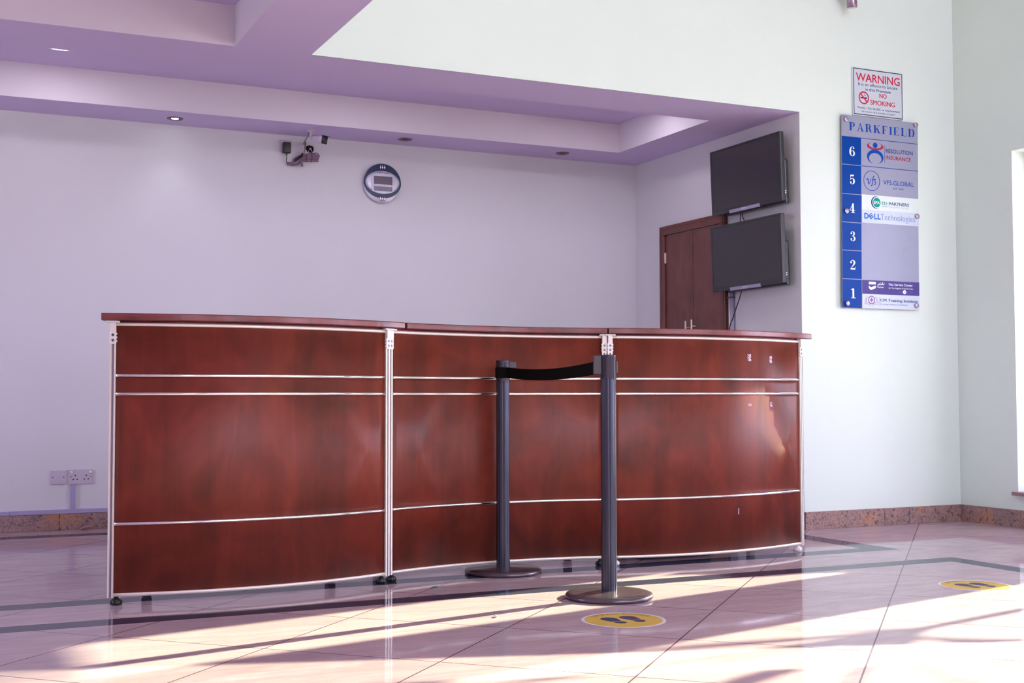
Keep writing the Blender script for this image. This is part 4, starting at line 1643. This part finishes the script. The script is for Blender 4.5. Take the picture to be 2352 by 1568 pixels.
    S_ += stroke([(5.3510, 2.1560, .003), (5.3620, 2.1590, .004), (5.3760, 2.1640, .005)], 4)
    S_ += stroke([(5.3855, 2.1590, .005), (5.3815, 2.1640, .004), (5.3745, 2.1610, .005), (5.3755, 2.1530, .006), (5.3815, 2.1420, .006), (5.3790, 2.1320, .004), (5.3710, 2.1300, .004), (5.3680, 2.1340, .005)], 5)
    for k_, q in enumerate(S_):
        mb.face([(p[0], yy - k_ * .00001, p[1]) for p in q])
    mb.build('emblem', M['logo_blue'], root)
    # fourth floor: two plates
    mb = MB()
    quad(mb, fb + .004, 1.004, 1.9675, 2.0620, y - .0012)
    pl = mb.build('tenant_plate', M['plate_white'], root)
    yp = y - .0018
    mb = MB()
    mb.prism(ell(5.3885, 2.0170, .0300, .0305, 36), yp, yp + .0004)
    put_text(mb, 'ED', 5.4292, 5.4714, 2.0063, 2.0253, yp, .012)
    mb.prism(rect(5.4793, 1.9927, 5.4803, 2.0268), yp, yp + .0004)
    mb.build('green_print', M['green'], pl)
    mb = MB()
    put_text(mb, 'Empowering Schools to be Bigger and Better', 5.4880, 5.6486, 1.9927, 1.9994, yp)
    mb.build('small_print', M['pale_green'], pl)
    mb = MB()
    put_text(mb, 'EPA', 5.3646, 5.4125, 2.0074, 2.0258, yp - .0006, .014)
    mb.build('white_print', M['white_ink'], pl)
    mb = MB()
    put_text(mb, 'PARTNERS', 5.4883, 5.6500, 2.0065, 2.0259, yp, .014)
    put_text(mb, 'AFRICA', 5.4290, 5.4705, 1.9925, 1.9996, yp, .004)
    a0, a1 = math.radians(62), math.radians(298)
    mb.band(ell(5.3850, 2.0173, .0415, .0390, 40, a0, a1, closed=False), ell(5.3905, 2.0173, .0375, .0362, 40, a0 - .10, a1 + .10, closed=False), yp, yp + .0004, closed=False)
    mb.build('navy_print', M['navy'], pl)
    mb = MB()
    quad(mb, fb + .004, 1.004, 1.8850, 1.9670, y - .0012)
    pl = mb.build('tenant_plate', M['plate_pale'], root)
    mb = MB()
    x0, zb, zt = 5.2875, 1.9104, 1.9467
    h = zt - zb
    put_text(mb, 'D', x0, x0 + .0345, zb, zt, yp, .030)
    put_text(mb, 'L', x0 + .0790, x0 + .1030, zb, zt, yp, .030)
    put_text(mb, 'L', x0 + .1060, x0 + .1300, zb, zt, yp, .030)
    c_ = Vector((x0 + .0535, (zb + zt) / 2))
    ang = math.radians(42)
    tm = []
    e_ = .0150
    for k_, q in enumerate((rect(-e_, -e_, -e_ + .0075, e_), rect(-e_ + .0075, e_ - .0066, e_, e_), rect(-e_ + .0075, -.0033, e_ * .98, .0033), rect(-e_ + .0075, -e_, e_, -e_ + .0066))):
        mb.face([(c_.x + p[0] * math.cos(ang) - p[1] * math.sin(ang), yp - .0004, c_.y + p[0] * math.sin(ang) + p[1] * math.cos(ang)) for p in q])
    mb.build('bold_print', M['sky_blue'], pl)
    mb = MB()
    put_text(mb, 'Technologies', 5.4184, 5.6981, 1.9108, 1.9477, yp, -.014)
    mb.build('thin_print', M['tech_blue'], pl)
    # first floor: two plates
    mb = MB()
    quad(mb, fb + .004, 1.003, 1.4400, 1.5262, y - .0012)
    pl = mb.build('tenant_plate', M['purple'], root)
    mb = MB()
    for s, a, b, c, d_, of in (('Visa Service Center', 5.4726, 5.6702, 1.4973, 1.5122, .010), ('for The Kingdom of Saudi Arabia', 5.4733, 5.6733, 1.4781, 1.4868, .004), ('Tasheer', 5.3801, 5.4357, 1.4800, 1.4910, .010)):
        put_text(MB_ := MB(), s, a, b, c, d_, yp, of)
        MB_.build('white_print', M['white_ink'], pl)
    mb.prism([(5.3152, 1.4998), (5.3705, 1.5006), (5.3708, 1.5168), (5.3155, 1.5165)], yp, yp + .0004)
    mb.prism([(5.3150, 1.4916), (5.3314, 1.4818), (5.3703, 1.4936), (5.3700, 1.4779), (5.3310, 1.4640), (5.3147, 1.4772)], yp, yp + .0004)
    mb.build('emblem', M['white_ink'], pl)
    # the arabic name, written as strokes
    mb = MB()
    A_ = []
    A_ += stroke([(5.4385, 1.5105, .003), (5.4380, 1.5030, .003), (5.4340, 1.5010, .003), (5.4255, 1.5010, .003), (5.4250, 1.5080, .003), (5.4250, 1.5165, .003)], 4)
    A_ += stroke([(5.4210, 1.5110, .003), (5.4205, 1.5015, .003), (5.4160, 1.5010, .0028), (5.4155, 1.5060, .0028), (5.4150, 1.5012, .0028), (5.4105, 1.5010, .0028), (5.4100, 1.5060, .0028), (5.4095, 1.5012, .0028), (5.4040, 1.5010, .0028),
                  (5.4000, 1.5030, .0028), (5.3990, 1.5090, .0028), (5.3960, 1.5015, .0028), (5.3900, 1.5012, .0028), (5.3895, 1.5060, .0030), (5.3880, 1.4990, .0030), (5.3820, 1.4960, .0026)], 4)
    for k_, q in enumerate(A_):
        mb.face([(p[0], yp - k_ * .000006, p[1]) for p in q])
    for x, z in ((5.4375, 1.5150), (5.4335, 1.5150), (5.4120, 1.5110), (5.4080, 1.5110), (5.4100, 1.5145), (5.3985, 1.4965), (5.3945, 1.4965)):
        mb.face([(p[0], yp, p[1]) for p in ell(x, z, .0015, .0014, 8)])
    mb.build('white_print', M['white_ink'], pl)
    mb = MB()
    mb.prism(ell(5.6028, 1.4600, .0140, .0126, 28), yp, yp + .0004)
    mb.build('emblem', M['white_ink'], pl)
    mb = MB()
    put_text(mb, 'Powered by', 5.5499, 5.5827, 1.4556, 1.4614, yp)
    put_text(mb, 'VFS.GLOBAL', 5.6225, 5.6687, 1.4559, 1.4626, yp)
    put_text(mb, 'vfs', 5.5955, 5.6105, 1.4560, 1.4640, yp - .0004, 0, ref='f')
    mb.build('small_print', M['violet'], pl)
    mb = MB()
    quad(mb, fb + .004, 1.003, z0 + .001, 1.4392, y - .0012)
    pl = mb.build('tenant_plate', M['plate_pale'], root)
    mb = MB()
    for k_ in range(3):      # heavy lettering: three passes, slightly apart
        put_text(mb, 'CM Training Institute', 5.4040 + .0008 * k_, 5.7095 + .0008 * k_, 1.3954, 1.4129, yp - .0001 * k_, 0.0)
    mb.band(ell(5.3358, 1.4026, .0262, .0255, 48), ell(5.3358, 1.4026, .0222, .0218, 48), yp, yp + .0004)
    mb.build('navy_print', M['navy'], pl)
    mb = MB()
    put_text(mb, 'Fostering Healthcare Excellence', 5.4058, 5.6242, 1.3740, 1.3838, yp, .002)
    mb.prism(rect(5.3981, 1.3621, 5.3996, 1.4257), yp, yp + .0004)
    mb.build('small_print', M['violet'], pl)
    cm = 5.3358
    mb = MB()
    mb.prism(rect(5.3215, 1.3998, 5.3498, 1.4062), yp, yp + .0004)
    mb.prism(rect(5.3324, 1.3890, 5.3390, 1.4171), yp - .0001, yp + .0004)
    for sx in (1, -1):
        P_ = [(5.3092, 1.4185, .003), (5.2982, 1.4187, .003), (5.2950, 1.4030, .003), (5.2921, 1.3880, .003), (5.3119, 1.3839, .003), (5.3315, 1.3700, .002)]
        for i in range(len(P_) - 1):
            for q in stroke([P_[i], P_[i + 1]], 1):
                mb.face([(cm + sx * (p[0] - cm), yp, p[1]) for p in q])
    mb.build('pink_print', M['pink'], pl)
    mb = MB()
    for sx in (1, -1):
        P_ = [(5.2921, 1.4084, .0028), (5.2864, 1.4083, .0028), (5.2838, 1.3930, .0028), (5.2814, 1.3783, .0028), (5.3051, 1.3760, .0028), (5.3313, 1.3625, .002)]
        for i in range(len(P_) - 1):
            for q in stroke([P_[i], P_[i + 1]], 1):
                mb.face([(cm + sx * (p[0] - cm), yp, p[1]) for p in q])
    mb.build('teal_print', M['teal'], pl)


board()

# ------------------------------------------------------------------ floor stickers
def sticker(cx, cy, ang, label):
    root = empty('floor_sticker', (cx, cy, 0), ang)
    tag(root, label, 'floor sticker', 'yellow distance stickers on the floor')
    R = .152

    def disc(r0, r1, z, n=72):
        mb = MB()
        mb.lathe([(r0, z - .0006), (r0, z), (r1, z)], (0, 0, 0), n, smooth=False)
        return mb
    disc(R, .001, .0009).build('backing', M['sticker_ring'], root, local=True)
    disc(.1405, .001, .0012).build('disc', M['yellow'], root, local=True)
    mb = MB()
    # two shoe prints: sole and heel
    for ox, oz, sx, tilt in ((-.034, -.010, 1, .42), (.034, .012, -1, .42)):
        sole = spline([(-.018, -.012), (-.023, .015), (-.026, .045), (-.016, .068), (.002, .074), (.018, .060), (.022, .035), (.016, .008), (.012, -.012)], 5)
        heel = spline([(-.017, -.018), (-.019, -.035), (-.010, -.054), (.004, -.056), (.013, -.042), (.012, -.018)], 5)
        for pl_ in (sole, heel):
            mb.face([(ox + sx * 1.3 * p[0] * math.cos(tilt) - (p[1] - .008) * math.sin(tilt), oz + sx * 1.3 * p[0] * math.sin(tilt) + (p[1] - .008) * math.cos(tilt), .0015) for p in pl_])
    mb.build('footprints', M['sticker_ink'], root, local=True)
    mb = MB()
    s = '1.5M SOCIAL DISTANCE'
    V, Fs = text_polys(s, 0.0)
    capV, _ = text_polys('H', 0.0)
    cap = max(v[1] for v in capV)
    hx = max(v[0] for v in V)
    r0, hh, span = .112, .020, math.radians(122)
    vs = []
    for v in V:
        a = PI / 2 + span / 2 - span * v[0] / hx
        r = r0 + v[1] / cap * hh
        vs.append(mb.bm.verts.new((r * math.cos(a), r * math.sin(a), .0015)))
    for f in Fs:
        try:
            mb.bm.faces.new([vs[i] for i in f])
        except ValueError:
            pass
    mb.build('lettering', M['sticker_brown'], root, local=True)


sticker(2.285, 3.944, math.radians(-20), 'round yellow footprint sticker on the floor in front of the front barrier post')
sticker(4.040, 4.010, math.radians(-25), 'pale yellow footprint sticker at the right edge, half in the sunlight')

# ------------------------------------------------------------------ plants outside the windows (they cast the streaks in the sun)
def strap_plant(x, y, n, sd, label, h0=.9):
    """a bare stem with a head of long strap leaves"""
    rnd_ = random.Random(sd)
    root = empty('dracaena_plant', (x, y, -.06))
    tag(root, label, 'plant', 'dracaenas outside the right wall')
    MB().tube([(x, y, -.06), (x + .015, y - .01, h0 * .5), (x, y, h0)], .024, 10).build('trunk', M['trunk'], root)
    for k in range(n):
        a = 2 * PI * k / n + rnd_.uniform(-.35, .35)
        ln, rise, droop = rnd_.uniform(.5, .85), rnd_.uniform(.25, .9), rnd_.uniform(.3, 1.0)
        wd = rnd_.uniform(.022, .034)
        side = Vector((-math.sin(a), math.cos(a), rnd_.uniform(-.5, .5))).normalized()
        rows = []
        for i in range(11):
            t = i / 10
            c = Vector((x + ln * t * math.cos(a) * .8, y + ln * t * math.sin(a), h0 - .03 + rise * t - droop * .55 * t * t))
            hw = wd * (.35 + 1.1 * math.sin(PI * min(1, .15 + .80 * t)) ** .8) * (1 - .85 * max(0, t - .6) / .4)
            rows.append([c - side * hw, c + Vector((0, 0, -.006)), c + side * hw])
        mb = MB()
        mb.grid(rows)
        o = mb.build('leaf', M['leaf'], root)
        md_ = o.modifiers.new('thickness', 'SOLIDIFY')
        md_.thickness = .002


strap_plant(7.20, 4.27, 9, 21, 'dracaena outside the wide right window, its strap leaves streaking the sunlit floor', 1.62)
strap_plant(7.15, 3.62, 8, 9, 'second dracaena outside the wide right window, nearer its far side', 1.30)


def shrub(x, y, rx, ry, h, sd, label):
    rnd_ = random.Random(sd)
    root = empty('shrub', (x, y, -.06))
    tag(root, label, 'plant', 'shrubs outside the right wall')
    MB().tube([(x, y, -.06), (x, y, .4)], .03, 8).build('stem', M['trunk'], root)
    t = bmesh.new()
    bmesh.ops.create_icosphere(t, subdivisions=4, radius=1.0)
    for v in t.verts:
        n_ = v.co.normalized()
        k = 1 + .07 * math.sin(9 * n_.x + 2) * math.sin(11 * n_.y) + .05 * math.sin(17 * n_.z + 5 * n_.x) + rnd_.uniform(-.05, .05)
        v.co = Vector((x + n_.x * rx * k, y + n_.y * ry * k, h / 2 + .02 + n_.z * (h / 2) * k))
    mb = MB()
    mb._merge(t)
    for i in range(900):
        a, c_ = rnd_.uniform(0, 2 * PI), rnd_.uniform(-.9, 1)
        r = math.sqrt(1 - c_ * c_)
        p = Vector((x + rx * r * math.cos(a), y + ry * r * math.sin(a), h / 2 + .02 + h / 2 * c_))
        d = Vector((rnd_.uniform(-1, 1), rnd_.uniform(-1, 1), rnd_.uniform(-.3, 1))).normalized() * .06
        q = d.cross(Vector((0.3, 0.2, 1))).normalized() * .018
        mb.face([p, p + d * .5 + q, p + d, p + d * .5 - q])
    mb.build('foliage', M['leaf'], root)


shrub(6.95, 5.75, .42, .62, 1.42, 5, 'round leafy shrub outside the narrow window nearest the front wall')
